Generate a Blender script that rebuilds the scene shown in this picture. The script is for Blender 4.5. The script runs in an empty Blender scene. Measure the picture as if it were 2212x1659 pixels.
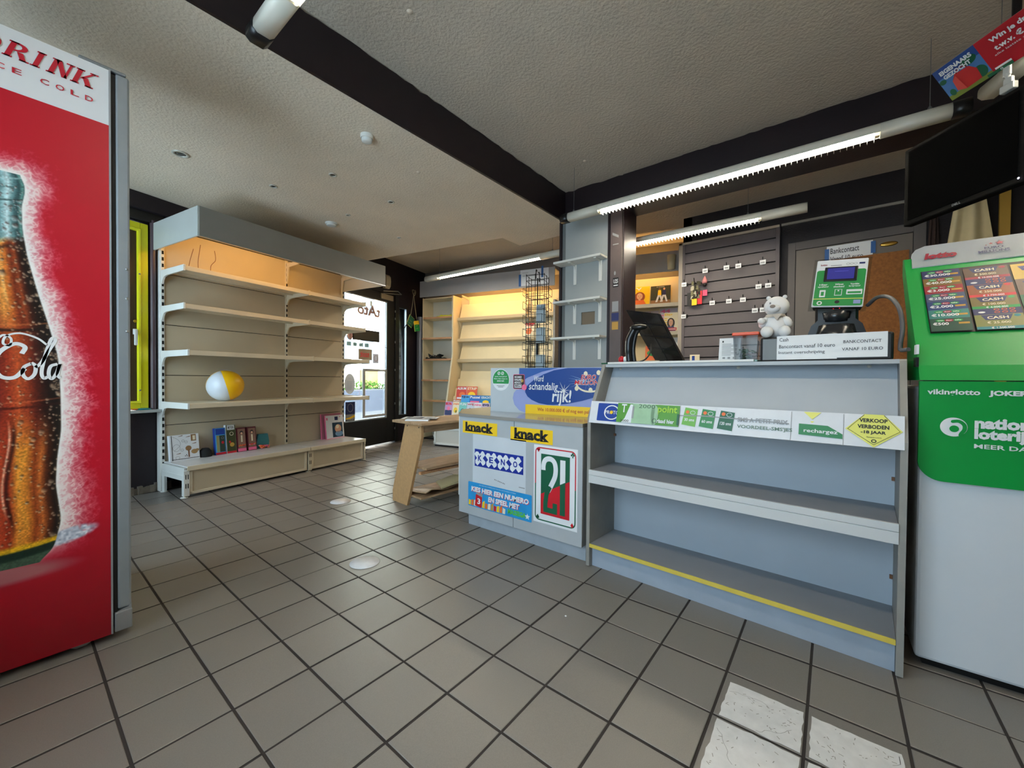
import bpy, bmesh, math, random
from mathutils import Vector, Matrix
random.seed(7)
T = 0.2035                      # one floor tile (20 cm + joint) in metres; all lengths below are in tiles
scene = bpy.context.scene
COL = scene.collection

# ------------------------------------------------------------------ camera
def make_camera():
    yaw, pitch, roll = -0.897116, -0.0139012, 0.0089044
    f = Vector((-math.sin(yaw)*math.cos(pitch), math.cos(yaw)*math.cos(pitch), math.sin(pitch)))
    r = Vector((math.cos(yaw), math.sin(yaw), 0)); u = r.cross(f)
    r2 = r*math.cos(roll)+u*math.sin(roll); u2 = -r*math.sin(roll)+u*math.cos(roll)
    cd = bpy.data.cameras.new('camera'); cd.sensor_width = 36; cd.lens = 871.11/2212*36
    cd.clip_start = 0.02; cd.clip_end = 300
    co = bpy.data.objects.new('camera', cd); COL.objects.link(co)
    m = Matrix.Identity(4)
    for i, ax in enumerate((r2, u2, -f)):
        for j in range(3): m[j][i] = ax[j]
    p = Vector((-2.86879, -7.21421, 4.45965))*T
    for j in range(3): m[j][3] = p[j]
    co.matrix_world = m
    scene.camera = co
make_camera()

# ------------------------------------------------------------------ world, exposure
w = bpy.data.worlds.new('daylight'); scene.world = w; w.use_nodes = True
bg = w.node_tree.nodes['Background']
bg.inputs[0].default_value = (0.70, 0.83, 1.0, 1); bg.inputs[1].default_value = 4.2
vs = scene.view_settings
vs.view_transform = 'Standard'; vs.look = 'None'; vs.gamma = 1; vs.use_curve_mapping = False
vs.exposure = 1.25
TUBE_POWER = 34.0
CANOPY_POWER = 17.0

# sun behind the shop: it lights the street and the house fronts opposite, none of it enters the room
sd = bpy.data.lights.new('sun', 'SUN'); sd.energy = 110; sd.angle = .01; sd.color = (1, .95, .86)
sun = bpy.data.objects.new('sun', sd); sun.location = (0, -20, 30); COL.objects.link(sun)
sun.rotation_euler = Vector((-.17, .69, -.70)).to_track_quat('-Z', 'Y').to_euler()

def portal(loc, rot, sx, sy):
    d = bpy.data.lights.new('window_daylight', 'AREA'); d.shape = 'RECTANGLE'; d.size = sx*T; d.size_y = sy*T
    d.cycles.is_portal = True
    o = bpy.data.objects.new('window_daylight', d); o.location = Vector(loc)*T; o.rotation_euler = rot; COL.objects.link(o)

# frame of the shop front and the racks beside it, turned 14 degrees against the tiles
A14 = math.radians(14); P0 = Vector((0, 13.02, 0))
U14 = Vector((math.cos(A14), math.sin(A14), 0)); V14 = Vector((-math.sin(A14), math.cos(A14), 0))
def D(u, v, z=0): return P0+U14*u+V14*v+Vector((0, 0, z))

portal((-6.05, 7.2, 6.2), (0, math.radians(-90), 0), 7.4, 8.0)
portal((-6.05, -2.6, 6.2), (0, math.radians(-90), 0), 7.4, 7.0)
portal(D(11.8, .25, 5.6), (math.radians(-90), 0, A14), 4.6, 7.8)
portal(D(15, .25, 5.6), (math.radians(-90), 0, A14), 1.2, 7.8)

# ------------------------------------------------------------------ materials
def lin(c):
    c = c/255.0
    return c/12.92 if c <= 0.04045 else ((c+0.055)/1.055)**2.4
def rgb(t): return (lin(t[0]), lin(t[1]), lin(t[2]), 1)
MATS = {}
def mat(name, col=(200, 200, 200), rough=.5, metal=0, noise=0., nscale=12., bump=0., bscale=120., spec=.5, coat=0, objrand=0.):
    if name in MATS: return MATS[name]
    m = bpy.data.materials.new(name); m.use_nodes = True; MATS[name] = m
    nt = m.node_tree; b = nt.nodes['Principled BSDF']
    c = rgb(col)
    b.inputs['Base Color'].default_value = c; b.inputs['Roughness'].default_value = rough
    b.inputs['Metallic'].default_value = metal; b.inputs['Specular IOR Level'].default_value = spec
    if coat: b.inputs['Coat Weight'].default_value = coat
    tc = None
    def coords():
        nonlocal tc
        if tc is None: tc = nt.nodes.new('ShaderNodeTexCoord')
        return tc.outputs['Object']
    if noise or objrand:
        n = nt.nodes.new('ShaderNodeTexNoise'); n.inputs['Scale'].default_value = nscale; n.inputs['Detail'].default_value = 5
        nt.links.new(coords(), n.inputs['Vector'])
        mr = nt.nodes.new('ShaderNodeMapRange'); mr.inputs['From Min'].default_value = .3; mr.inputs['From Max'].default_value = .7
        mr.inputs['To Min'].default_value = 1-noise; mr.inputs['To Max'].default_value = 1+noise*.6
        nt.links.new(n.outputs['Fac'], mr.inputs['Value'])
        hs = nt.nodes.new('ShaderNodeHueSaturation'); hs.inputs['Color'].default_value = c
        nt.links.new(mr.outputs['Result'], hs.inputs['Value'])
        if objrand:
            oi = nt.nodes.new('ShaderNodeObjectInfo')
            m2 = nt.nodes.new('ShaderNodeMapRange'); m2.inputs['To Min'].default_value = 1-objrand; m2.inputs['To Max'].default_value = 1+objrand
            nt.links.new(oi.outputs['Random'], m2.inputs['Value'])
            mu = nt.nodes.new('ShaderNodeMath'); mu.operation = 'MULTIPLY'
            nt.links.new(mr.outputs['Result'], mu.inputs[0]); nt.links.new(m2.outputs['Result'], mu.inputs[1])
            nt.links.new(mu.outputs[0], hs.inputs['Value'])
            av = nt.nodes.new('ShaderNodeVectorMath'); av.operation = 'ADD'
            sc = nt.nodes.new('ShaderNodeVectorMath'); sc.operation = 'SCALE'; sc.inputs['Scale'].default_value = 37
            nt.links.new(oi.outputs['Location'], sc.inputs[0])
            nt.links.new(coords(), av.inputs[0]); nt.links.new(sc.outputs[0], av.inputs[1])
            nt.links.new(av.outputs[0], n.inputs['Vector'])
        nt.links.new(hs.outputs['Color'], b.inputs['Base Color'])
    if bump:
        n2 = nt.nodes.new('ShaderNodeTexNoise'); n2.inputs['Scale'].default_value = bscale; n2.inputs['Detail'].default_value = 4
        nt.links.new(coords(), n2.inputs['Vector'])
        bp = nt.nodes.new('ShaderNodeBump'); bp.inputs['Strength'].default_value = bump; bp.inputs['Distance'].default_value = .006
        nt.links.new(n2.outputs['Fac'], bp.inputs['Height']); nt.links.new(bp.outputs['Normal'], b.inputs['Normal'])
    return m
def emit(name, col, strength):
    if name in MATS: return MATS[name]
    m = bpy.data.materials.new(name); m.use_nodes = True; MATS[name] = m
    b = m.node_tree.nodes['Principled BSDF']
    b.inputs['Base Color'].default_value = (0, 0, 0, 1); b.inputs['Emission Color'].default_value = rgb(col); b.inputs['Emission Strength'].default_value = strength
    return m
def glass(name, tint=(245, 250, 250)):
    if name in MATS: return MATS[name]
    m = bpy.data.materials.new(name); m.use_nodes = True; MATS[name] = m
    nt = m.node_tree; nt.nodes.remove(nt.nodes['Principled BSDF'])
    t = nt.nodes.new('ShaderNodeBsdfTransparent'); t.inputs['Color'].default_value = rgb(tint)
    g = nt.nodes.new('ShaderNodeBsdfGlossy'); g.inputs['Roughness'].default_value = .02
    f = nt.nodes.new('ShaderNodeFresnel'); f.inputs['IOR'].default_value = 1.3
    x = nt.nodes.new('ShaderNodeMixShader')
    nt.links.new(f.outputs[0], x.inputs[0]); nt.links.new(t.outputs[0], x.inputs[1]); nt.links.new(g.outputs[0], x.inputs[2])
    nt.links.new(x.outputs[0], nt.nodes['Material Output'].inputs['Surface'])
    return m
def thin_print(name, col):
    """thin film on glass: daylight glows through it"""
    if name in MATS: return MATS[name]
    m = bpy.data.materials.new(name); m.use_nodes = True; MATS[name] = m
    nt = m.node_tree; nt.nodes.remove(nt.nodes['Principled BSDF'])
    d = nt.nodes.new('ShaderNodeBsdfDiffuse'); t = nt.nodes.new('ShaderNodeBsdfTranslucent'); x = nt.nodes.new('ShaderNodeMixShader'); x.inputs[0].default_value = .12
    d.inputs['Color'].default_value = rgb(col); t.inputs['Color'].default_value = rgb(col)
    nt.links.new(d.outputs[0], x.inputs[1]); nt.links.new(t.outputs[0], x.inputs[2]); nt.links.new(x.outputs[0], nt.nodes['Material Output'].inputs['Surface'])
    return m
def tile_mat():
    m = mat('floor_tile', (122, 117, 111), .36, noise=.10, nscale=420, objrand=.07, spec=.75)
    nt = m.node_tree; b = nt.nodes['Principled BSDF']
    n = nt.nodes.new('ShaderNodeTexNoise'); n.inputs['Scale'].default_value = 3; n.inputs['Detail'].default_value = 2
    tc = [x for x in nt.nodes if x.type == 'TEX_COORD'][0]
    av = [x for x in nt.nodes if x.type == 'VECT_MATH' and x.operation == 'ADD'][0]
    nt.links.new(av.outputs[0], n.inputs['Vector'])
    mr = nt.nodes.new('ShaderNodeMapRange'); mr.inputs['To Min'].default_value = .39; mr.inputs['To Max'].default_value = .45
    nt.links.new(n.outputs['Fac'], mr.inputs['Value']); nt.links.new(mr.outputs['Result'], b.inputs['Roughness'])
    return m
def wood_mat(name, c1, c2, rough=.5, axis='X', scale=2.2):
    if name in MATS: return MATS[name]
    m = bpy.data.materials.new(name); m.use_nodes = True; MATS[name] = m
    nt = m.node_tree; b = nt.nodes['Principled BSDF']; b.inputs['Roughness'].default_value = rough
    tc = nt.nodes.new('ShaderNodeTexCoord'); mp = nt.nodes.new('ShaderNodeMapping')
    s = {'X': (1, 9, 9), 'Y': (9, 1, 9), 'Z': (9, 9, 1)}[axis]
    mp.inputs['Scale'].default_value = tuple(scale*k for k in s)
    n = nt.nodes.new('ShaderNodeTexNoise'); n.inputs['Scale'].default_value = 2.2; n.inputs['Detail'].default_value = 8; n.inputs['Distortion'].default_value = .6
    cr = nt.nodes.new('ShaderNodeValToRGB'); cr.color_ramp.elements[0].position = .3; cr.color_ramp.elements[1].position = .72
    cr.color_ramp.elements[0].color = rgb(c1); cr.color_ramp.elements[1].color = rgb(c2)
    nt.links.new(tc.outputs['Object'], mp.inputs[0]); nt.links.new(mp.outputs[0], n.inputs['Vector'])
    nt.links.new(n.outputs['Fac'], cr.inputs[0]); nt.links.new(cr.outputs[0], b.inputs['Base Color'])
    return m

# ------------------------------------------------------------------ mesh builder
class Plane:
    """a flat print surface: a runs along r, b along u, layers rise along the normal"""
    def __init__(s, o, r, u, eps=.006):
        s.o = Vector(o); s.r = Vector(r).normalized(); s.u = Vector(u); s.u = (s.u-s.r*s.u.dot(s.r)).normalized()
        s.n = s.r.cross(s.u); s.eps = eps
    def p(s, a, b, l=0): return s.o+s.r*a+s.u*b+s.n*(l*s.eps)

_font_cache = {}
def text_mesh(body, bold=0., shear=0., res=2):
    key = (body, bold, shear)
    if key in _font_cache: return _font_cache[key]
    cu = bpy.data.curves.new('lettering', 'FONT'); cu.body = body; cu.resolution_u = res; cu.offset = bold; cu.shear = shear
    cu.align_x = 'LEFT'; cu.space_line = .95
    ob = bpy.data.objects.new('lettering', cu); me = ob.to_mesh()
    vv = [tuple(v.co) for v in me.vertices]; ff = [tuple(p.vertices) for p in me.polygons]
    ob.to_mesh_clear(); bpy.data.objects.remove(ob); bpy.data.curves.remove(cu)
    xs = [v[0] for v in vv]; ys = [v[1] for v in vv]
    bb = (min(xs), min(ys), max(xs), max(ys))
    _font_cache[key] = (vv, ff, bb)
    return _font_cache[key]

class MB:
    def __init__(s): s.v = []; s.f = []; s.m = []; s.sm = []; s.mats = []
    def mi(s, m):
        if m not in s.mats: s.mats.append(m)
        return s.mats.index(m)
    def add(s, vs, fs, m, smooth=False):
        k = len(s.v); i = s.mi(m)
        s.v += [Vector(v) for v in vs]
        for f in fs: s.f.append(tuple(x+k for x in f)); s.m.append(i); s.sm.append(smooth)
        return s
    def box(s, x0, y0, z0, x1, y1, z1, m, b=0.):
        x0, x1 = sorted((x0, x1)); y0, y1 = sorted((y0, y1)); z0, z1 = sorted((z0, z1))
        b = min(b, .45*min(x1-x0, y1-y0, z1-z0))
        if b <= 0:
            vs = [(x, y, z) for z in (z0, z1) for y in (y0, y1) for x in (x0, x1)]
            return s.add(vs, [(0, 2, 3, 1), (4, 5, 7, 6), (0, 1, 5, 4), (2, 6, 7, 3), (0, 4, 6, 2), (1, 3, 7, 5)], m)
        bm = bmesh.new(); bmesh.ops.create_cube(bm, size=1)
        for v in bm.verts: v.co = Vector(((x0+x1)/2+v.co.x*(x1-x0), (y0+y1)/2+v.co.y*(y1-y0), (z0+z1)/2+v.co.z*(z1-z0)))
        bmesh.ops.bevel(bm, geom=bm.edges[:], offset=b, segments=2, profile=.5, affect='EDGES')
        bm.verts.ensure_lookup_table(); bm.verts.index_update()
        s.add([v.co.copy() for v in bm.verts], [tuple(v.index for v in f.verts) for f in bm.faces], m, False); bm.free()
        return s
    def prism(s, poly, axis, a0, a1, m, smooth=False):
        n = len(poly)
        def mk(p, a):
            return {'x': (a, p[0], p[1]), 'y': (p[0], a, p[1]), 'z': (p[0], p[1], a)}[axis]
        vs = [mk(p, a0) for p in poly]+[mk(p, a1) for p in poly]
        ar = sum(poly[i][0]*poly[(i+1) % n][1]-poly[(i+1) % n][0]*poly[i][1] for i in range(n))
        flip = (ar < 0) ^ (axis == 'y') ^ (a1 < a0)
        fs = [tuple(range(n-1, -1, -1)), tuple(range(n, 2*n))]+[(i, (i+1) % n, n+(i+1) % n, n+i) for i in range(n)]
        if flip: fs = [tuple(reversed(f)) for f in fs]
        k = len(s.f); s.add(vs, fs, m)
        if smooth:
            for i in range(k+2, len(s.f)): s.sm[i] = True
        return s
    def slab(s, pts, off, m):
        """convex/planar polygon given in 3D, thickened by vector off"""
        n = len(pts); pts = [Vector(p) for p in pts]; off = Vector(off)
        vs = pts+[p+off for p in pts]
        fs = [tuple(range(n-1, -1, -1)), tuple(range(n, 2*n))]+[(i, (i+1) % n, n+(i+1) % n, n+i) for i in range(n)]
        nn = (pts[1]-pts[0]).cross(pts[2]-pts[0])
        if nn.dot(off) < 0: fs = [tuple(reversed(f)) for f in fs]
        return s.add(vs, fs, m)
    def cyl(s, p0, p1, r, m, n=14, r2=None, caps=True, smooth=True):
        p0 = Vector(p0); p1 = Vector(p1); r2 = r if r2 is None else r2
        d = (p1-p0).normalized(); a = d.orthogonal().normalized(); b = d.cross(a)
        vs = []
        for p, rr in ((p0, r), (p1, r2)):
            for i in range(n):
                t = 2*math.pi*i/n; vs.append(p+(a*math.cos(t)+b*math.sin(t))*rr)
        k0 = len(s.f)
        s.add(vs, [(i, (i+1) % n, n+(i+1) % n, n+i) for i in range(n)], m, smooth)
        if caps: s.add(vs, [tuple(range(n-1, -1, -1)), tuple(range(n, 2*n))], m)
        return s
    def tube(s, pts, r, m, n=6, closed=False, caps=True):
        pts = [Vector(p) for p in pts]; N = len(pts); rings = []
        up = None
        for i, p in enumerate(pts):
            if closed: d = (pts[(i+1) % N]-pts[i-1])
            else: d = pts[min(i+1, N-1)]-pts[max(i-1, 0)]
            d.normalize()
            if up is None: a = d.orthogonal().normalized()
            else:
                a = up-d*up.dot(d)
                a = a.normalized() if a.length > 1e-6 else d.orthogonal().normalized()
            up = a; b = d.cross(a); rr = r[i] if isinstance(r, (list, tuple)) else r
            rings.append([p+(a*math.cos(2*math.pi*k/n)+b*math.sin(2*math.pi*k/n))*rr for k in range(n)])
        vs = [v for rg in rings for v in rg]; fs = []
        for i in range(N if closed else N-1):
            j = (i+1) % N
            for k in range(n): fs.append((i*n+k, i*n+(k+1) % n, j*n+(k+1) % n, j*n+k))
        s.add(vs, fs, m, True)
        if caps and not closed: s.add(rings[0]+rings[-1], [tuple(range(n-1, -1, -1)), tuple(range(n, 2*n))], m)
        return s
    def lathe(s, prof, m, c=(0, 0, 0), n=24, ax=None, smooth=True):
        """profile of (radius, height) turned round z (or axis ax) at c"""
        c = Vector(c); z = Vector(ax).normalized() if ax else Vector((0, 0, 1))
        a = z.orthogonal().normalized(); b = z.cross(a); vs = []; fs = []
        for r, h in prof:
            for i in range(n):
                t = 2*math.pi*i/n; vs.append(c+z*h+(a*math.cos(t)+b*math.sin(t))*max(r, 1e-5))
        for k in range(len(prof)-1):
            for i in range(n): fs.append((k*n+i, k*n+(i+1) % n, (k+1)*n+(i+1) % n, (k+1)*n+i))
        return s.add(vs, fs, m, smooth)
    def ball(s, c, r, m, sc=(1, 1, 1), n=18, rot=None):
        c = Vector(c); vs = []; fs = []; k = n//2
        for j in range(k+1):
            ph = math.pi*j/k
            for i in range(n):
                t = 2*math.pi*i/n
                p = Vector((math.sin(ph)*math.cos(t)*sc[0], math.sin(ph)*math.sin(t)*sc[1], math.cos(ph)*sc[2]))*r
                if rot: p = rot @ p
                vs.append(c+p)
        for j in range(k):
            for i in range(n): fs.append((j*n+i, (j+1)*n+i, (j+1)*n+(i+1) % n, j*n+(i+1) % n))
        return s.add(vs, fs, m, True)
    # ---- flat print
    def poly(s, pl, pts, m, l=0):
        ar = sum(pts[i][0]*pts[(i+1) % len(pts)][1]-pts[(i+1) % len(pts)][0]*pts[i][1] for i in range(len(pts)))
        if ar < 0: pts = list(reversed(pts))
        return s.add([pl.p(a, b, l) for a, b in pts], [tuple(range(len(pts)))], m)
    def rect(s, pl, a0, b0, a1, b1, m, l=0, r=0.):
        a0, a1 = sorted((a0, a1)); b0, b1 = sorted((b0, b1))
        if r <= 0: return s.poly(pl, [(a0, b0), (a1, b0), (a1, b1), (a0, b1)], m, l)
        pts = []
        for cx, cy, t0 in ((a1-r, b0+r, -90), (a1-r, b1-r, 0), (a0+r, b1-r, 90), (a0+r, b0+r, 180)):
            for k in range(6): t = math.radians(t0+18*k); pts.append((cx+r*math.cos(t), cy+r*math.sin(t)))
        return s.poly(pl, pts, m, l)
    def ell(s, pl, ca, cb, ra, rb, m, l=0, n=28, t0=0, t1=360, rot=0):
        pts = []
        full = abs(t1-t0) >= 360
        for i in range(n if full else n+1):
            t = math.radians(t0+(t1-t0)*i/n); x = ra*math.cos(t); y = rb*math.sin(t)
            c, q = math.cos(rot), math.sin(rot); pts.append((ca+x*c-y*q, cb+x*q+y*c))
        return s.poly(pl, pts, m, l)
    def ring(s, pl, ca, cb, ra, rb, w, m, l=0, n=28, t0=0, t1=360):
        vs = []; fs = []
        for i in range(n+1):
            t = math.radians(t0+(t1-t0)*i/n)
            vs.append(pl.p(ca+ra*math.cos(t), cb+rb*math.sin(t), l)); vs.append(pl.p(ca+(ra-w)*math.cos(t), cb+(rb-w)*math.sin(t), l))
        for i in range(n): fs.append((2*i+1, 2*i, 2*i+2, 2*i+3))
        return s.add(vs, fs, m)
    def stroke(s, pl, pts, w, m, l=0):
        """ribbon along a 2D polyline, width w or list of widths"""
        N = len(pts); vs = []; fs = []
        for i, (a, b) in enumerate(pts):
            p, q = pts[max(i-1, 0)], pts[min(i+1, N-1)]
            dx, dy = q[0]-p[0], q[1]-p[1]; L = math.hypot(dx, dy) or 1
            ww = (w[i] if isinstance(w, (list, tuple)) else w)/2
            vs.append(pl.p(a-dy/L*ww, b+dx/L*ww, l)); vs.append(pl.p(a+dy/L*ww, b-dx/L*ww, l))
        for i in range(N-1): fs.append((2*i, 2*i+1, 2*i+3, 2*i+2))
        return s.add(vs, fs, m)
    def star(s, pl, ca, cb, r, m, l=0, n=5, k=.42, rot=90):
        return s.poly(pl, [(ca+(r if i % 2 == 0 else r*k)*math.cos(math.radians(rot+i*180/n)), cb+(r if i % 2 == 0 else r*k)*math.sin(math.radians(rot+i*180/n))) for i in range(2*n)], m, l)
    def text(s, pl, body, a0, b0, a1, b1, m, l=1, bold=0., shear=0., rot=0.):
        """lettering fitted to the box a0..a1, b0..b1 (its ink box)"""
        vv, ff, bb = text_mesh(body, bold, shear)
        sx = (a1-a0)/(bb[2]-bb[0]); sy = (b1-b0)/(bb[3]-bb[1])
        ca, cb = (a0+a1)/2, (b0+b1)/2; c, q = math.cos(rot), math.sin(rot); vs = []
        for x, y, z in vv:
            a = a0+(x-bb[0])*sx-ca; b = b0+(y-bb[1])*sy-cb
            vs.append(pl.p(ca+a*c-b*q, cb+a*q+b*c, l))
        return s.add(vs, ff, m)
    def xf(s, M):
        s.v = [M @ v for v in s.v]; return s
    def build(s, name, parent=None, kind=None, label=None):
        me = bpy.data.meshes.new(name)
        me.from_pydata([v*T for v in s.v], [], s.f)
        for m in s.mats: me.materials.append(m)
        me.polygons.foreach_set('material_index', s.m); me.polygons.foreach_set('use_smooth', s.sm); me.update()
        o = bpy.data.objects.new(name, me); COL.objects.link(o)
        if parent: o.parent = parent
        if kind: o['kind'] = kind
        if label: o['label'] = label
        return o

def tag(o, label, cat, group=None, kind=None):
    o['label'] = label; o['category'] = cat
    if group: o['group'] = group
    if kind: o['kind'] = kind
    return o
def thing(name, label, cat, loc=(0, 0, 0), rz=0., group=None, kind=None):
    o = bpy.data.objects.new(name, None); COL.objects.link(o); o.empty_display_size = .05
    o.location = Vector(loc)*T; o.rotation_euler = (0, 0, rz)
    return tag(o, label, cat, group, kind)
def kids(o): return [c for c in list(COL.objects) if c.parent == o]
def single(mb, name, label, cat, loc=(0, 0, 0), rz=0., group=None):
    o = mb.build(name); o.location = Vector(loc)*T; o.rotation_euler = (0, 0, rz)
    return tag(o, label, cat, group)
def struct(mb, name, label, cat='structure', loc=(0, 0, 0), rz=0.):
    o = mb.build(name); o.location = Vector(loc)*T; o.rotation_euler = (0, 0, rz); o['kind'] = 'structure'; o['label'] = label; o['category'] = cat
    return o
def dup(o, loc, rz=None, label=None, parent=None):
    c = o.copy(); COL.objects.link(c)
    if parent is not None: c.parent = parent
    if loc is not None: c.location = Vector(loc)*T
    if rz is not None: c.rotation_euler = (0, 0, rz)
    if label: c['label'] = label
    for ch in o.children: dup(ch, None, None, None, c)
    return c
def spline(pts, k=8):
    """Catmull-Rom through 2D/3D points"""
    P = [Vector(p) for p in pts]; P = [P[0]*2-P[1]]+P+[P[-1]*2-P[-2]]; out = []
    for i in range(1, len(P)-2):
        for j in range(k):
            t = j/k
            out.append(.5*((2*P[i])+(P[i+1]-P[i-1])*t+(2*P[i-1]-5*P[i]+4*P[i+1]-P[i+2])*t*t+(3*P[i]-P[i-1]-3*P[i+1]+P[i+2])*t**3))
    out.append(P[-2]); return [tuple(p) for p in out]

# common materials
white_paint = mat('white_enamel', (226, 226, 220), .42, noise=.04, nscale=6)
cream = mat('cream_enamel', (214, 202, 176), .45, noise=.05, nscale=5)
cream_back = mat('cream_back_panel', (190, 176, 150), .6, noise=.05, nscale=4)
cream_lam = mat('cream_laminate', (222, 206, 170), .5, noise=.05, nscale=5)
grey_lam = mat('grey_laminate', (176, 182, 186), .42, noise=.05, nscale=7)
grey_edge = mat('grey_board_edge', (146, 144, 138), .6, noise=.08, nscale=20)
grey_dark = mat('grey_slat_board', (96, 88, 90), .5, noise=.05, nscale=6)
purple = mat('aubergine_paint', (26, 11, 18), .5, noise=.12, nscale=8, bump=.15, bscale=60)
purple_gl = mat('aubergine_gloss', (36, 18, 24), .3, noise=.15, nscale=30, bump=.5, bscale=220)
black = mat('black_plastic', (18, 18, 19), .35)
black_m = mat('black_frame', (12, 11, 11), .5, noise=.1, nscale=10)
dark_hole = mat('dark_void', (10, 9, 9), .9)
alu = mat('brushed_aluminium', (176, 178, 178), .32, 1., noise=.05, nscale=30)
steel_gl = mat('galvanised_steel', (150, 152, 154), .4, .9)
chrome = mat('chrome', (210, 210, 210), .12, 1.)
plaster = mat('ceiling_plaster', (234, 219, 198), .9, noise=.05, nscale=3, bump=.7, bscale=75)
plaster2 = mat('upper_ceiling_plaster', (206, 192, 174), .92, noise=.06, nscale=3, bump=.9, bscale=70)
wood_tab = mat('fibreboard', (190, 148, 100), .55, noise=.1, nscale=45)
wood_tab2 = wood_mat('worn_plywood', (150, 116, 82), (188, 154, 116), .6, 'X', 3)
wood_edge = wood_mat('beech_edge', (168, 116, 74), (206, 156, 110), .5, 'Y', 4)
p_white = mat('print_white', (232, 234, 236), .5)
p_black = mat('print_black', (22, 20, 20), .5)
p_red = mat('print_red', (205, 24, 40), .45)
p_dred = mat('print_dark_red', (150, 14, 30), .45)
p_blue = mat('print_blue', (14, 60, 150), .45)
p_dblue = mat('print_navy', (22, 34, 92), .45)
p_lblue = mat('print_sky_blue', (60, 160, 220), .45)
p_green = mat('print_green', (24, 146, 66), .45)
p_dgreen = mat('print_dark_green', (14, 92, 62), .45)
p_yellow = mat('print_yellow', (250, 204, 20), .45)
p_lyel = mat('print_pale_yellow', (236, 232, 120), .5)
p_orange = mat('print_orange', (232, 110, 40), .45)
p_pink = mat('print_pink', (236, 110, 150), .45)
p_lil = mat('print_lilac', (148, 160, 212), .45)
p_grey = mat('print_grey', (150, 152, 154), .5)
p_brown = mat('print_brown', (120, 78, 48), .5)
p_teal = mat('print_teal', (30, 126, 132), .45)
p_skin = mat('print_skin', (222, 170, 136), .5)
p_cream = mat('print_cream', (238, 226, 196), .5)
p_gold = mat('print_gold', (196, 150, 60), .45)
clear_pl = glass('clear_plastic', (235, 238, 238))
pane = glass('window_glass', (240, 246, 245))
wire_blk = mat('black_wire', (16, 14, 14), .4, .5)

# ------------------------------------------------------------------ structure: floor
CAM = Vector((-2.86879, -7.21421))
def in_room(x, y):
    d = Vector((x, y, 0))-P0; u, v = d.dot(U14), d.dot(V14)
    return -6 < x and y > -13 and v < -.25 and u < 17.5 and (x < 18 or y > -1.3)
mb = MB()
corner = D(17.6, .45)
mb.prism([(-6.4, -14), (18.4, -14), (18.4, -1.3), (22, -1.3), (corner.x, corner.y), (-6.4, 11.9)], 'z', -.4, -.014, mat('floor_grout', (48, 42, 39), .85, noise=.1, nscale=40))
floor = struct(mb, 'floor', 'floor of grey-brown square stoneware tiles with dark joints', 'floor')
ft = tile_mat()
def tile_mesh(mb, x, y, j=.018, z=0.):
    a, b = j, 1-j; c, d = j+.008, 1-j-.008
    vs = [(x+a, y+a, -.03), (x+b, y+a, -.03), (x+b, y+b, -.03), (x+a, y+b, -.03), (x+a, y+a, z-.006), (x+b, y+a, z-.006), (x+b, y+b, z-.006), (x+a, y+b, z-.006),
          (x+c, y+c, z), (x+d, y+c, z), (x+d, y+d, z), (x+c, y+d, z)]
    mb.add(vs, [(8, 9, 10, 11)]+[(4+k, 4+(k+1) % 4, 8+(k+1) % 4, 8+k) for k in range(4)], ft)
    mb.add(vs[:8], [(k, (k+1) % 4, 4+(k+1) % 4, 4+k) for k in range(4)], MATS['floor_grout'])
cells = []
for i in range(-6, 22):
    for j in range(-13, 18):
        if not in_room(i+.5, j+.5): continue
        d = Vector((i+.5, j+.5))-CAM
        fw = d.x*.7815+d.y*.6239; rt = d.x*.6239-d.y*.7815
        vis = fw > 1.2 and abs(rt) < fw*1.36+1.2 and 4.46*871/fw < 900+871/fw
        # under or behind the furniture
        if 6.3 < i+.5 and j+.5 < 1.2: vis = False
        if i+.5 < -1.8 and j+.5 > 2.3: vis = False
        if i < -2 and j > 2: vis = False
        if 12 > j > 11.5+.17*i-1 and False: vis = False
        cells.append((0 if vis else 1, fw, i, j))
cells.sort()
one = MB(); tile_mesh(one, 0, 0)
proto = None; rest = MB()
for k, (nv, fw, i, j) in enumerate(cells):
    if k < 300 and not nv:
        if proto is None:
            proto = one.build('tile', floor); proto.location = Vector((i, j, 0))*T
        else:
            o = proto.copy(); COL.objects.link(o); o.location = Vector((i, j, random.uniform(-.006, .004)))*T
    else: tile_mesh(rest, i, j)
rest.build('tile_field', floor, kind='stuff')

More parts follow.
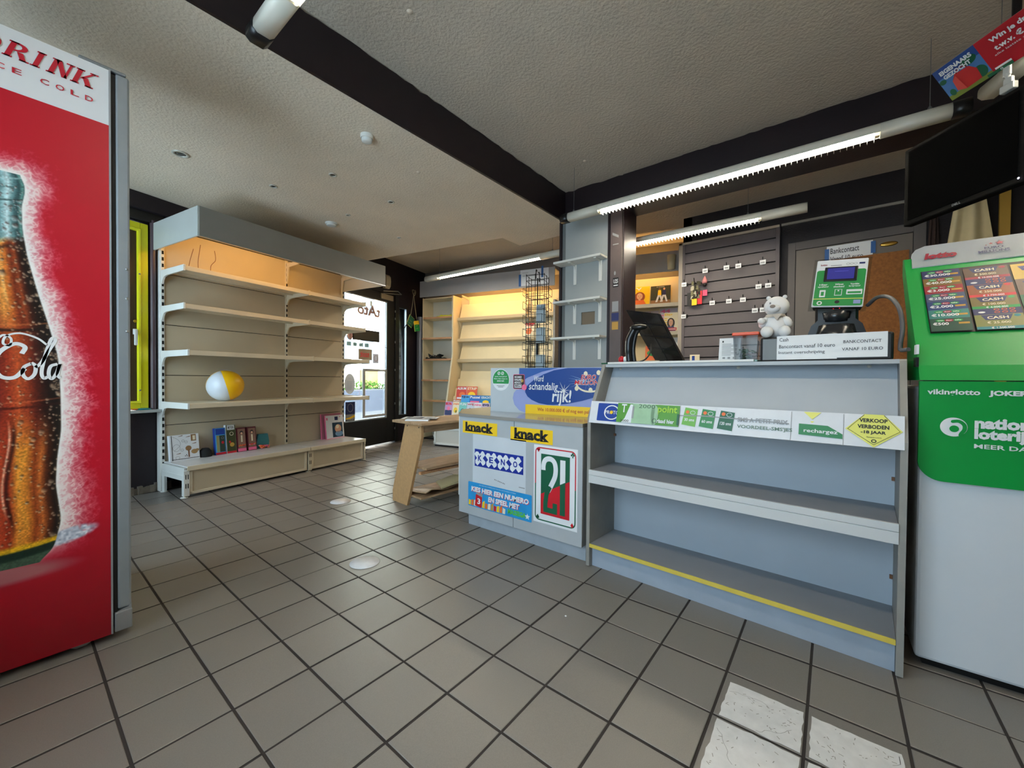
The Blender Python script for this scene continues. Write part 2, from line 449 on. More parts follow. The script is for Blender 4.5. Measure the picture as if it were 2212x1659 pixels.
# worn remains of a square floor sticker, one patch per tile
wornw = mat('worn_white_film', (214, 214, 214), .55, noise=.1, nscale=30)
pl = Plane((0, 0, .004), (1, 0, 0), (0, 1, 0), .001)
sticker = thing('floor_sticker', 'worn white square film stuck across four floor tiles in front of the shelf counter', 'sticker', (2.9, -7.0, .0))
def patch(mb, x0, y0, x1, y1, z=.006):
    n = 9; pts = []
    def edge(p, q):
        for i in range(n):
            t = i/n; j = random.uniform(-.012, .012); pts.append((p[0]+(q[0]-p[0])*t+j, p[1]+(q[1]-p[1])*t+random.uniform(-.012, .012)))
    edge((x0, y0), (x1, y0)); edge((x1, y0), (x1, y1)); edge((x1, y1), (x0, y1)); edge((x0, y1), (x0, y0))
    mb.prism(pts, 'z', z-.004, z, wornw)
for x0, x1 in ((1.95, 2.96), (3.03, 3.78)):
    for y0, y1 in ((-7.92, -7.05), (-6.97, -6.08)):
        mb = MB(); patch(mb, x0-2.9, y0+7, x1-2.9, y1+7)
        for q in range(46):
            a, b = random.uniform(x0+.05, x1-.05)-2.9, random.uniform(y0+.05, y1-.05)+7
            t = random.uniform(0, 3.1); L = random.uniform(.01, .05)
            mb.stroke(Plane((0, 0, .0065), (1, 0, 0), (0, 1, 0), .001), [(a, b), (a+L*math.cos(t), b+L*math.sin(t))], .009, grey_edge)
        for q in range(2):
            a, b = random.uniform(x0+.1, x1-.1)-2.9, random.uniform(y0+.1, y1-.1)+7; pts = [(a, b)]
            t = random.uniform(0, 6)
            for z in range(9): t += random.uniform(-.7, .7); a += .06*math.cos(t); b += .06*math.sin(t); pts.append((min(max(a, x0-2.87), x1-2.93), min(max(b, y0+7.03), y1+6.97)))
            mb.stroke(Plane((0, 0, .0066), (1, 0, 0), (0, 1, 0), .001), pts, .006, mat('film_crack', (150, 150, 150), .7))
        mb.build('film_patch', sticker)
for k, (x, y, lab) in enumerate(((2.48, 1.54, 'round white floor dot nearer the camera in the open aisle'), (4.56, 6.52, 'round white floor dot farther away near the wooden table'))):
    mb = MB(); mb.lathe([(.345, 0), (.345, .006), (0, .006)], mat('white_floor_dot', (232, 232, 234), .6, noise=.08, nscale=25), n=32)
    single(mb, 'floor_dot', lab, 'floor sticker', (x, y, .001), group='round floor dots')
mb = MB(); mb.ball((0, 0, .012), .02, p_white, (1, 1, .6), 8)
single(mb, 'paper_crumb', 'tiny white crumb lying in a floor joint', 'litter', (2.98+.67, -3.35-.0, 0))

# ------------------------------------------------------------------ structure: walls
wp = mat('aubergine_wall', (27, 17, 26), .6, noise=.1, nscale=5, bump=.12, bscale=50)
mb = MB()
for a in ((-6.4, 0, 0, -2.2, .5, 12.4), (-2.2, 0, 0, .46, .5, 3.1), (-2.2, 0, 10.15, .46, .5, 12.4), (.46, 0, 0, 9.3, .5, 12.4),
          (9.3, 0, 10.3, 14.35, .5, 12.4), (14.35, 0, 0, 14.5, .5, 12.4), (14.5, 0, 9.4, 15.45, .5, 12.4), (14.5, 0, 0, 15.45, .5, 1.75), (15.45, 0, 0, 18, .5, 12.4)):
    mb.box(*a, wp)
struct(mb, 'wall_front', 'dark aubergine shop-front wall holding the glass door and yellow window', 'wall', P0, A14)
mb = MB(); mb.box(0, -19.5, 0, .4, .4, 12.4, mat('rack_wall', (120, 112, 104), .7, noise=.06, nscale=5))
struct(mb, 'wall_right', 'side wall behind the magazine racks', 'wall', D(17.6, 0), A14)
mb = MB(); mb.box(0, -2.4, 0, .4, 9.9, 12.4, mat('back_wall_paint', (27, 19, 22), .6, noise=.14, nscale=8, bump=.4, bscale=90))
mb.box(0, 9.5, 0, 4, 9.9, 12.4, MATS['back_wall_paint'])
struct(mb, 'wall_back', 'dark textured wall behind the counter with the inner door', 'wall', (18, -11.2, 0))
mb = MB(); mb.box(-6.4, -.4, 0, 18.4, 0, 12.4, mat('rear_wall_paint', (150, 144, 134), .8, noise=.05, nscale=4))
struct(mb, 'wall_rear', 'plain wall behind the camera', 'wall', (0, -13.6, 0))
mb = MB(); W = MATS['rear_wall_paint']
for a in ((-.4, -13.6, 0, 0, 12, 2.4), (-.4, -13.6, 9.9, 0, 12, 12.4), (-.4, -13.6, 2.4, 0, -6.1, 9.9), (-.4, .9, 2.4, 0, 3.2, 9.9), (-.4, 11.2, 2.4, 0, 12, 9.9)): mb.box(*a, W)
struct(mb, 'wall_left', 'side wall with the large shop window', 'wall', (-6, 0, 0))
for wname, lab, y0, y1, n_ in (('window_3', 'large shop window with white frame beside the drinks cooler', 3.2, 11.2, 3), ('window_4', 'shop window with white frame behind the camera', -6.1, .9, 3)):
    mb = MB(); st = (y1-y0-.12)/n_
    for k in range(n_+1): mb.box(-.3, y0+st*k, 2.4, -.1, y0+st*k+.12, 9.9, white_paint)
    for z in (2.4, 9.78): mb.box(-.3, y0, z, -.1, y1, z+.12, white_paint)
    wn = struct(mb, wname, lab, 'window', (-6, 0, 0))
    for k in range(n_):
        mb = MB(); mb.box(-.21, y0+st*k+.12, 2.52, -.19, y0+st*(k+1), 9.78, pane); mb.build('pane', wn)

# rough cement skirting below the dark wall
mb = MB(); cem = mat('rough_cement', (128, 118, 106), .95, noise=.25, nscale=14, bump=.8, bscale=50)
for k in range(26):
    u = -2.2+k*.13; mb.box(u, -.06-random.random()*.05, 0, u+.135, .02, .22+random.random()*.12, cem)
struct(mb, 'baseboard_front', 'rough crumbling cement strip at the foot of the dark wall', 'skirting', P0, A14)
# roller shutter box
mb = MB(); mb.box(-6.2, -.38, 10.55, 9.0, 0, 11.15, wp, .03); mb.box(-6.2, -.2, 10.2, .9, 0, 10.55, black_m)
struct(mb, 'trim_3', 'dark boxed ledge above the yellow window', 'trim', P0, A14)

# ------------------------------------------------------------------ ceilings and beams
mb = MB(); mb.box(-6.4, -14, 12.4, 22.5, 19, 12.7, plaster2)
struct(mb, 'ceiling', 'rough plastered grey upper ceiling', 'ceiling')
dp = [(-6, 1.9), (13.3, 1.9), (13.3, 5.25), (11.92, 5.25), (10.36, 12.59), (9.75, 15.5), (-6, 11.6)]
mb = MB(); mb.prism(dp, 'z', 11.15, 12.42, plaster)
struct(mb, 'ceiling.001', 'cream plastered lowered ceiling over the aisle', 'ceiling')
def ragged(mb, p, q, z0, z1, axis, t, m, amp=.03):
    """painted band whose upper rim wobbles"""
    n = 70; P = Vector(p); Q = Vector(q); vs = []; fs = []; off = Vector(t)
    for i in range(n+1):
        a = P.lerp(Q, i/n); zt = z1-abs(random.gauss(0, amp))
        vs += [(a.x, a.y, z0), (a.x, a.y, zt), (a.x+off.x, a.y+off.y, z0), (a.x+off.x, a.y+off.y, zt)]
    for i in range(n):
        k = 4*i; fs += [(k, k+4, k+5, k+1), (k+2, k+3, k+7, k+6), (k+1, k+5, k+7, k+3), (k, k+2, k+6, k+4)]
    mb.add(vs, fs, m)
mb = MB(); ragged(mb, (-6, 1.84, 0), (12.0, 1.84, 0), 11.14, 12.4, 'x', (0, .08, 0), purple)
struct(mb, 'trim_1', 'dark aubergine painted drop between the two ceilings', 'beam')
mb = MB(); mb.box(12.05, -13.6, 11.15, 13.3, -.7, 12.4, purple, .03); ragged(mb, (12.02, 1.9, 0), (12.02, -13.6, 0), 11.17, 12.4, 'y', (.06, 0, 0), purple)
struct(mb, 'trim_2', 'dark aubergine ceiling beam above the counter', 'beam')

# pillar with grey cladding
mb = MB(); mb.box(12.05, -.78, 0, 13.3, 2.06, 12.38, purple_gl, .03)
pil = struct(mb, 'trim_4', 'dark glossy pillar clad with grey boards beside the counter', 'pillar')
mb = MB(); gp = mat('pillar_cladding', (158, 164, 164), .5, noise=.05, nscale=5)
for y0, z0, y1, z1 in ((-.15, 0, 1.78, 6.7), (-.15, 7.21, 1.78, 11.1), (-.15, 6.7, .38, 7.21), (1.0, 6.7, 1.78, 7.21)): mb.box(11.97, y0, z0, 12.06, y1, z1, gp)
mb.box(12.03, .38, 6.7, 12.052, 1.0, 7.21, mat('niche_brown', (128, 112, 92), .7))
mb.build('cladding_panel', pil)
mb = MB(); mb.prism([(11.97, 1.78), (12.05, 2.0), (12.08, 2.0), (12.08, 1.78)], 'z', 0, 11.1, mat('cladding_side', (120, 124, 124), .5)); mb.build('cladding_strip', pil)
mb = MB(); mb.box(11.94, -.26, 0, 12.06, -.16, 11.1, purple); mb.box(11.95, 1.98, 0, 12.1, 2.08, 11.3, purple); mb.build('edge_batten', pil)
mb = MB(); mb.box(11.95, -.74, 0, 12.06, -.27, 11.1, mat('brown_cladding', (96, 84, 82), .5, noise=.1, nscale=8)); strip = mb.build('brown_strip', pil)
pl = Plane((11.948, -.27, 0), (0, -1, 0), (0, 0, 1), .004)
mb = MB()
mb.rect(pl, .12, 8.05, .36, 8.42, p_black); mb.text(pl, 'U25', .15, 8.2, .33, 8.36, p_white, 1, .02); mb.rect(pl, .15, 8.1, .33, 8.14, p_white, 1)
mb.rect(pl, .08, 6.75, .38, 7.05, p_dblue); mb.rect(pl, .1, 7.1, .36, 7.5, p_grey); mb.rect(pl, .1, 6.4, .36, 6.7, p_gold)
mb.rect(pl, .1, 9.7, .34, 9.74, p_grey); mb.poly(pl, [(.08, 10.1), (.34, 9.95), (.34, 10.05), (.08, 10.2)], p_grey)
mb.ell(pl, .2, 8.6, .04, .08, p_grey)
mb.build('sticker_row', pil)

# ------------------------------------------------------------------ yellow window, door, side light
yel = mat('yellow_paint', (226, 220, 10), .35, noise=.05, nscale=8)
mb = MB()
for a in ((-2.2, -.12, 3.2, -1.95, .1, 10.1), (.22, -.12, 3.2, .46, .1, 10.1), (-1.95, -.12, 3.2, .22, .1, 3.42), (-1.95, -.12, 9.86, .22, .1, 10.1)): mb.box(*a, yel, .02)
win1 = struct(mb, 'window_1', 'narrow window with bright yellow frame half hidden by the drinks cooler', 'window', P0, A14)
mb = MB()
for a in ((-1.95, -.16, 3.42, -1.88, -.02, 9.86), (.14, -.16, 3.42, .22, -.02, 9.86), (-1.88, -.16, 3.42, .14, -.02, 3.5), (-1.88, -.16, 9.78, .14, -.02, 9.86)): mb.box(*a, mat('yellow_bead', (238, 236, 40), .3), .01)
mb.build('glazing_bead', win1)
mb = MB(); mb.box(-1.9, -.04, 3.45, .16, .02, 9.84, wood_mat('dark_boarding', (44, 26, 14), (64, 40, 22), .6, 'Z')); mb.build('dark_panel', win1)
mb = MB(); mb.box(-.02, -.24, 5.95, .08, -.14, 6.15, white_paint, .01); mb.box(-.02, -.3, 5.55, .07, -.22, 6.12, white_paint, .02); mb.build('handle', win1)
mb = MB(); mb.lathe([(0, 0), (.05, 0), (.05, .03), (.03, .035), (0, .035)], mat('brass_lock', (170, 140, 60), .3, 1), (-.02+.1, -.05, 6.45), 14, (0, -1, 0)); mb.build('lock', win1)
for z in (3.9, 8.2): mb = MB(); mb.lathe([(.03, 0), (.03, .015), (0, .015)], steel_gl, (.18, -.16, z), 10, (0, -1, 0)); mb.build('screw', win1)
mb = MB(); mb.box(-2.3, -.42, 3.06, .8, .02, 3.16, mat('pale_stone_sill', (178, 182, 180), .5, noise=.15, nscale=25), .01); mb.build('sill', win1)
mb = MB(); mb.ball((-.6, -.2, 3.19), .3, p_white, (1.6, .4, .15)); mb.ball((.25, -.2, 3.19), .22, p_teal, (1.2, .5, .2)); mb.ball((.0, -.22, 3.2), .12, p_orange, (1, .6, .2))
single(mb, 'folded_cloth', 'crumpled pale cloth lying on the window sill', 'cloth', P0, A14)
mb = MB(); mb.cyl((.59, -.14, 3.16), (.59, -.14, 10.3), .088, mat('pipe_paint', (78, 62, 68), .35), 16)
single(mb, 'wall_pipe', 'dark painted vertical pipe beside the yellow window', 'pipe', P0, A14)

mb = MB()
for a in ((9.3, -.1, 0, 9.5, .4, 10.3), (14.2, -.1, 0, 14.5, .4, 10.3), (9.5, -.1, 10.05, 14.2, .4, 10.3)): mb.box(*a, black_m, .02)
door1 = struct(mb, 'door_1', 'black framed glass shop door leading to the sunny street', 'door', P0, A14)
mb = MB()
for a in ((9.5, -.02, .08, 9.85, .16, 10.05), (13.45, -.02, .08, 14.2, .16, 10.05), (9.85, -.02, 9.48, 13.45, .16, 10.05), (9.85, -.02, .08, 13.45, .16, 1.78)): mb.box(*a, black_m, .015)
leaf = mb.build('door_leaf', door1)
mb = MB(); mb.box(9.85, .06, 1.78, 13.45, .08, 9.48, pane); mb.build('door_pane', door1)
mb = MB()
for a in ((9.85, -.03, 1.74, 13.45, .0, 1.82), (13.38, -.03, 1.78, 13.46, .02, 9.48), (9.85, -.03, 9.44, 13.45, 0, 9.5)): mb.box(*a, alu)
mb.build('glazing_trim', door1)
mb = MB()
for a in ((11.3, -.06, 1.9, 11.48, .02, 4.98), (13.25, -.06, 1.9, 13.4, .02, 4.98), (11.48, -.06, 1.9, 13.25, .02, 2.05), (11.48, -.06, 4.83, 13.25, .02, 4.98)): mb.box(*a, mat('flap_grey', (172, 174, 174), .4), .02)
mb.build('flap_frame', door1)
mb = MB(); mb.box(12.8, -.12, 9.62, 13.95, .0, 9.98, mat('closer_case', (150, 140, 118), .4, .3), .02); mb.build('door_closer', door1)
mb = MB(); mb.tube([(12.9, -.2, 10.12), (13.9, -.55, 10.25), (14.6, -.25, 10.2)], .03, alu, 6); mb.tube([(13.0, -.1, 10.0), (14.55, -.3, 10.18)], .022, alu, 6); mb.build('closer_arm', door1)
for z in (.9, 2.6, 4.9, 6.8, 8.4, 8.9): mb = MB(); mb.box(14.12, -.13, z, 14.17, -.09, z+.14, steel_gl); mb.build('hinge', door1)
mb = MB(); mb.box(9.72, -.16, 5.35, 10.55, -.1, 5.43, chrome, .02); mb.cyl((9.75, 0, 5.39), (9.75, -.14, 5.39), .04, chrome, 10); mb.build('door_handle', door1)
pl = Plane((0, .055, 0), (1, 0, 0), (0, 0, 1), .006)   # prints on the inner side of the glass, seen from the shop
mb = MB()
mb.ell(pl, 10.33, 4.05, .42, .62, thin_print('sticker_grey', (176, 172, 168))); mb.text(pl, 'INFO', 10.2, 4.32, 10.46, 4.42, p_grey, 1)
for k in range(6): mb.rect(pl, 10.08, 4.15-k*.09, 10.58-.02*k, 4.19-k*.09, p_grey, 1)
mb.build('round_notice', door1)
mb = MB(); mb.rect(pl, 10.0, 1.75, 10.75, 2.55, p_grey); mb.rect(pl, 10.0, 2.2, 10.75, 2.95, p_dblue, 1); mb.ring(pl, 10.38, 2.6, .22, .26, .03, p_grey, 2)
mb.poly(pl, [(10.02, 1.98), (10.3, 2.02), (10.6, 2.12), (10.73, 2.15), (10.73, 2.02), (10.4, 1.93), (10.02, 1.92)], p_yellow, 2); mb.text(pl, 'Motor Cash', 10.03, 1.79, 10.7, 1.89, p_black, 2, .01); mb.build('car_sticker', door1)
mb = MB(); mb.rect(pl, 11.0, 5.55, 12.15, 6.22, thin_print('brown_notice', (134, 112, 88))); mb.text(pl, 'nooit', 11.9, 5.7, 11.15, 6.08, p_red, 1, .02); mb.build('red_notice', door1)
mb = MB(); mb.rect(pl, 12.25, 5.35, 12.75, 5.98, thin_print('sticker_pale', (176, 170, 172))); mb.ring(pl, 12.5, 5.68, .18, .2, .03, p_brown, 1); mb.build('square_notice', door1)
mb = MB(); mb.ring(pl, 10.33, 7.0, .25, .3, .04, p_brown); mb.ell(pl, 10.33, 7.0, .21, .26, thin_print('sticker_rust', (176, 128, 110)), 1); mb.rect(pl, 10.3, 6.78, 10.36, 7.22, p_brown, 2); mb.build('round_prohibition_sticker', door1)
for k in range(4): mb = MB(); mb.rect(pl, 10.1+k*.48, 6.35, 10.42+k*.48, 6.58, thin_print('sticker_greygreen', (120, 140, 134))); mb.build('card_sticker', door1)
mb = MB(); mb.text(pl, 'tAto', 12.9, 8.35, 10.9, 9.05, thin_print('sign_rust', (150, 110, 92)), 1, .03); mb.build('mirrored_lettering', door1)
mb = MB(); mb.box(10.45, -.12, 6.72, 12.65, -.03, 7.42, black, .02); mb.rect(Plane((10.5, -.125, 6.77), (1, 0, 0), (0, 0, 1)), .05, .05, 2.05, .55, mat('dark_screen', (34, 32, 30), .3), 1)
mb.tube([(12.6, -.08, 6.75), (12.9, -.1, 6.5), (13.4, -.1, 6.4)], .012, black, 5); mb.build('window_sign', door1)
mb = MB(); mb.box(11.9, -.08, 9.0, 12.0, -.02, 9.28, p_cream, .01); mb.tube([(11.95, -.06, 9.05), (11.72, -.06, 8.4)], .012, black, 4); mb.tube([(11.95, -.06, 9.05), (12.2, -.06, 8.4)], .012, black, 4); mb.build('suction_hook', door1)

mb = MB()
for a in ((14.5, -.1, 1.75, 14.58, .3, 9.4), (15.36, -.1, 1.75, 15.55, .3, 9.4), (14.58, -.1, 9.3, 15.36, .3, 9.4), (14.58, -.1, 1.7, 15.36, .3, 1.85)): mb.box(*a, black_m, .01)
win2 = struct(mb, 'window_2', 'tall narrow side light beside the shop door', 'window', P0, A14)
mb = MB(); mb.box(14.58, .08, 1.85, 15.36, .1, 9.3, pane); mb.build('pane', win2)
mb = MB(); mb.box(15.28, -.12, 1.85, 15.36, .02, 9.3, alu); mb.build('glazing_trim', win2)
mb = MB(); mb.cyl((16.62, -.36, 0), (16.62, -.36, 8.9), .29, mat('grey_gloss_tube', (120, 118, 122), .35, .2), 24)
single(mb, 'round_post', 'grey round post standing in the dark corner beside the side light', 'post', P0, A14)
mb = MB(); mb.prism([(-.22, 0), (.0, 0), (.12, .2), (.16, .55), (.12, .9), (0, 1.05), (-.22, 1.05)], 'x', 13.0, 13.5, mat('ivory_plastic', (206, 196, 172), .45)); 
mb.xf(Matrix.Translation((13.25, -.2, 10.35)) @ Matrix.Rotation(math.pi, 4, 'Z') @ Matrix.Scale(.85, 4) @ Matrix.Translation((-13.25, 0, 0)))
single(mb, 'motion_sensor', 'ivory alarm sensor on the dark wall above the shop door', 'sensor', P0, A14)

# ------------------------------------------------------------------ the street outside
mb = MB(); mb.box(-60, .5, -.6, 190, 22, -.25, mat('pavement', (34, 36, 40), .9, spec=.0, noise=.06, nscale=2)); mb.box(-60, 22, -.6, 190, 92, -.4, mat('road', (24, 27, 34), .9, spec=.0, noise=.06, nscale=2)); mb.box(-60, 92, -.6, 190, 150, -.2, MATS['pavement'])
struct(mb, 'floor.001', 'pale street and pavement outside the door', 'ground', P0, A14)
hs = thing('house', 'white rendered house across the street seen through the shop door', 'building', D(95, 106), A14)
mb = MB(); mb.box(-70, 0, -.3, 38, 20, 70, mat('white_render', (200, 200, 196), .9)); mb.build('wall', hs)
for k in range(7):
    for z in (9, 30):
        mb = MB(); mb.box(-50+k*12, -.2, z, -43.5+k*12, .2, z+12, mat('far_window', (40, 46, 54), .2)); mb.box(-51+k*12, -.4, z-.8, -42.5+k*12, 0, z, p_white); mb.build('window', hs)
mb = MB(); mb.box(21, -.5, -.3, 31, 0, 7.4, mat('yellow_brick', (60, 50, 36), .9, spec=.0, noise=.3, nscale=1.2)); mb.build('brick_plinth', hs)
bh = thing('brick_house', 'pale yellow brick house across the street seen through the side light', 'building', D(136, 104), A14)
mb = MB(); mb.box(0, 0, -.3, 50, 20, 70, MATS['yellow_brick']); mb.build('wall', bh)
mb = MB(); mb.box(8, -.2, 9, 15, .2, 21, MATS['far_window']); mb.build('window', bh)
hed = mat('hedge_leaf', (22, 40, 13), .7, spec=.0, noise=.4, nscale=2)
for g, lab in enumerate(('green bush across the street, left of the three seen through the shop door', 'green bush across the street, middle of the three seen through the shop door', 'green bush across the street, right of the three seen through the shop door')):
    o = thing('hedge_bush', lab, 'bush', D(101+g*9.2, 97, -.3), A14, group='bushes across the street')
    mb = MB()
    for k in range(420):
        c = Vector((random.uniform(-4.2, 4.2), random.uniform(-1.6, 1.6), random.uniform(.2, 3.6)*random.uniform(.6, 1))); s_ = random.uniform(.3, .6)
        a = Vector((random.uniform(-1, 1), random.uniform(-1, 1), random.uniform(-1, 1))).normalized(); b = a.orthogonal().normalized()
        mb.add([c-a*s_, c+b*s_*.5, c+a*s_, c-b*s_*.5], [(0, 1, 2, 3)], hed)
    mb.build('foliage', o, kind='stuff')
# reveal of the neighbouring brick pier outside the side light
mb = MB()
for k in range(40):
    for q in range(2):
        mb.box(.02+q*.56+(.28 if k % 2 else 0), 0, k*.33, .54+q*.56+(.28 if k % 2 else 0), .5, k*.33+.29, mat('pier_brick', (206, 190, 168), .9, noise=.15, nscale=8))
mb.box(0, .04, 0, 1.4, .5, 13.2, mat('pier_mortar', (150, 140, 128), .95))
struct(mb, 'wall_outside', 'pale brick pier outside the side light', 'wall', D(15.75, .9, -.25), A14)

# ------------------------------------------------------------------ strip lamps
lamp_body = mat('lamp_housing', (216, 212, 198), .35, noise=.03, nscale=4)
tube_mat = emit('lit_tube', (255, 242, 220), TUBE_POWER)
def half_round(r, zc, n=9):
    return [(r*math.cos(math.pi*i/n), zc+r*math.sin(math.pi*i/n)) for i in range(n+1)]
def strip_lamp(label, p0, p1, t0, t1, wires, caps=(True, True), louver=True, ceil=12.4):
    """housing from p0 to p1 (tiles), lit tube between distances t0 and t1 from p0"""
    p0 = Vector(p0); p1 = Vector(p1); d = p1-p0; L = d.length; rz = math.atan2(d.y, d.x)-math.pi/2
    t = thing('strip_lamp', label, 'lamp', p0, rz)
    R = .17
    full = half_round(R, 0)+[(-R, -.1), (-.1, -.16), (.1, -.16), (R, -.1)]
    shell = half_round(R, 0)+[(-R, -.1), (-R+.025, -.1), (-R+.025, 0)]+[(x*.84, z*.84) for x, z in reversed(half_round(R, 0))]+[(R-.025, 0), (R-.025, -.1), (R, -.1)]
    mb = MB(); mb.prism([(x, z) for x, z in full], 'y', 0, t0, lamp_body, True); mb.prism(full, 'y', t1, L, lamp_body, True)
    # open middle: shell as quads
    n = 10; outer = half_round(R, 0, n); vs = []; fs = []
    for y in (t0, t1):
        vs += [(x, y, z) for x, z in [(R, -.1)]+outer+[(-R, -.1)]]
    m = n+3
    fs = [(i, i+1, m+i+1, m+i) for i in range(m-1)]
    mb.add(vs, fs, lamp_body, True)
    mb.build('housing', t)
    mb = MB(); mb.box(-R+.03, t0, .0, R-.03, t1, .02, mat('lamp_reflector', (240, 240, 236), .3)); mb.build('reflector', t)
    mb = MB(); mb.cyl((0, t0+.08, -.06), (0, t1-.08, -.06), .062, tube_mat, 12); mb.build('tube', t)
    for y in (t0+.02, t1-.1):
        mb = MB(); mb.box(-.07, y, -.13, .07, y+.09, 0, mat('lamp_holder', (200, 190, 160), .4)); mb.build('tube_holder', t)
    if louver:
        mb = MB(); k = int((t1-t0)/.13); lm = mat('louver_white', (246, 246, 242), .3)
        for i in range(k):
            y = t0+.1+(t1-t0-.2)*i/(k-1)
            mb.box(-.12, y-.006, -.21, .12, y+.006, -.125, lm)
        mb.build('louver', t, kind='stuff')
    for k, c in enumerate(caps):
        if c:
            mb = MB(); y0, y1 = ((-.32, 0), (L, L+.3))[k]
            mb.prism([(x*1.05, z*1.05) for x, z in full], 'y', y0, y1, black, True); mb.build('end_connector', t)
    for y in wires:
        mb = MB(); mb.cyl((0, y, .15), (0, y, ceil-p0.z), .007, steel_gl, 5); mb.lathe([(.04, 0), (.04, .06), (.015, .1)], steel_gl, (0, y, .15), 8); mb.build('hanging_wire', t)
    return t
ZL = 10.6
strip_lamp('long lit strip lamp hanging over the counter in front of the dark beam', (10.5, .75, ZL), (10.5, -9.2, ZL), 1.25, 8.75, (.2, 9.6))
strip_lamp('strip lamp at the upper left edge of the view', (-.02, .72, ZL), (-.02, -9.2, ZL), 1.05, 8.6, (.3, 9.6))
strip_lamp('strip lamp at the upper right behind the red poster', (10.1, -9.66, ZL), (.9, -13.32, ZL), 1.2, 8.7, (.3, 9.4), (False, False))
strip_lamp('lit strip lamp above the magazine rack beside the door', (13.72, 13.05, 10.68), (14.18, 3.3, 10.6), 1.15, 8.55, (1.2, 9.2), (False, True), False)
strip_lamp('lit strip lamp in the back area above the slatted wall', (14.3, 3.0, 10.5), (14.5, -6.4, 10.5), .6, 8.05, (7.6,), (False, False))

# ------------------------------------------------------------------ ceiling fittings
ring_m = mat('spot_ring', (206, 202, 190), .3, .3)
def spot(x, y, r, lab, lit=True):
    o = thing('recessed_spotlight', lab, 'spotlight', (x, y, 11.15), group='recessed ceiling spotlights')
    mb = MB(); mb.lathe([(r*.62, 0), (r*.62, -.02), (r*.8, -.035), (r, -.02), (r, 0)], ring_m, n=24); mb.build('ring', o)
    mb = MB(); mb.lathe([(r*.62, -.002), (r*.45, -.012), (r*.3, -.004), (0, -.004)], dark_hole if not lit else mat('spot_glass', (70, 66, 60), .2), n=20); mb.build('lens', o)
spot(.44, 8.3, .22, 'largest ringed spotlight in the cream ceiling near the drinks cooler')
spot(3.02, 8.3, .13, 'empty dark spotlight hole in the cream ceiling above the shelving', False)
spot(5.95, 8.56, .1, 'small spotlight in the cream ceiling close to the low smoke detector')
spot(3.9, 5.85, .13, 'spotlight in the middle of the cream ceiling left of the dark drop')
spot(6.31, 6.09, .13, 'spotlight in the cream ceiling nearer the pillar')
spot(8.87, 9.15, .1, 'farthest small spotlight in the cream ceiling by the door')
for x, y, r, h, lab in ((3.38, 2.99, .17, .2, 'white smoke detector beside the dark ceiling drop'), (5.99, 10.0, .25, .12, 'flat white smoke detector above the canopy of the shelving')):
    o = thing('smoke_detector', lab, 'smoke detector', (x, y, 11.15))
    mb = MB(); mb.lathe([(r, 0), (r, -h*.35), (r*.9, -h*.5)], white_paint, n=24); mb.build('base', o)
    mb = MB(); mb.lathe([(r*.85, -h*.5), (r*.8, -h*.9), (r*.5, -h), (0, -h)], white_paint, n=24); mb.build('cap', o)
for x, y, z, lab in ((5.53, 3.47, 11.15, 'small filled hole in the cream ceiling'), (2.63, .11, 12.4, 'filler spot on the grey upper ceiling near the top edge'), (10.3, 0, 12.4, 'filler spot on the grey upper ceiling above the pillar')):
    mb = MB(); mb.lathe([(.07, 0), (.05, -.02), (0, -.025)], plaster, n=12)
    single(mb, 'ceiling_patch', lab, 'plaster patch', (x, y, z))

# ------------------------------------------------------------------ drinks cooler
fr = thing('drinks_cooler', 'tall red drinks cooler with a giant cola bottle printed on its side', 'refrigerator', (-1.79, 2.17, 0))
redp = mat('cooler_red', (190, 8, 36), .38, noise=.03, nscale=3)
Xl = -2.65
mb = MB(); mb.box(Xl, .015, .13, 0, 3.2, 9.44, mat('cooler_steel', (96, 98, 100), .4, .5), .02); mb.build('body', fr)
mb = MB(); mb.box(Xl, -.0, .12, -.0, .02, 8.56, redp); mb.build('red_side_panel', fr)
mb = MB(); mb.box(Xl, -.0, 8.56, -.0, .02, 9.46, mat('cooler_white', (222, 224, 226), .35)); mb.build('white_side_panel', fr)
mb = MB(); mb.box(-.012, -.01, .12, .012, .03, 9.47, mat('trim_grey', (150, 152, 154), .5)); mb.build('corner_trim', fr)
mb = MB(); mb.box(.012, .012, .46, .066, 3.2, 9.42, mat('gasket_black', (9, 9, 9), .7)); mb.build('door_gasket', fr)
mb = MB(); mb.box(.066, .0, .5, .24, 3.22, 9.46, mat('cooler_door_grey', (134, 140, 144), .5, .1, noise=.04, nscale=20), .03); mb.build('door', fr)
mb = MB(); mb.box(.03, -.02, .13, .25, 3.2, .46, mat('cooler_kick', (150, 152, 154), .4, .4), .02); mb.prism([(.06, .46), (.2, .5), (.24, .56), (.24, .46)], 'y', 0, .3, MATS['cooler_kick']); mb.build('kick_plate', fr)
mb = MB(); mb.box(-.35, -.015, 9.46, .2, 3.2, 9.51, mat('cooler_top_trim', (136, 140, 142), .4, .4), .02); mb.build('top_trim', fr)
for z in (5.2, 5.75, 6.25): mb = MB(); mb.ball((.2, -.0, z), .025, alu, (1, .6, 1), 8); mb.build('rivet', fr)
for x, y in ((-.35, .25), (-2.3, .25), (-.35, 2.9), (-2.3, 2.9)):
    mb = MB(); mb.prism([(x-.2, .13), (x+.2, .13), (x+.06, .03), (x-.06, .03)], 'y', y-.14, y-.11, steel_gl); mb.prism([(x-.2, .13), (x+.2, .13), (x+.06, .03), (x-.06, .03)], 'y', y+.05, y+.08, steel_gl)
    mb.cyl((x, y-.1, .075), (x, y+.04, .075), .075, black, 14); mb.build('caster', fr)
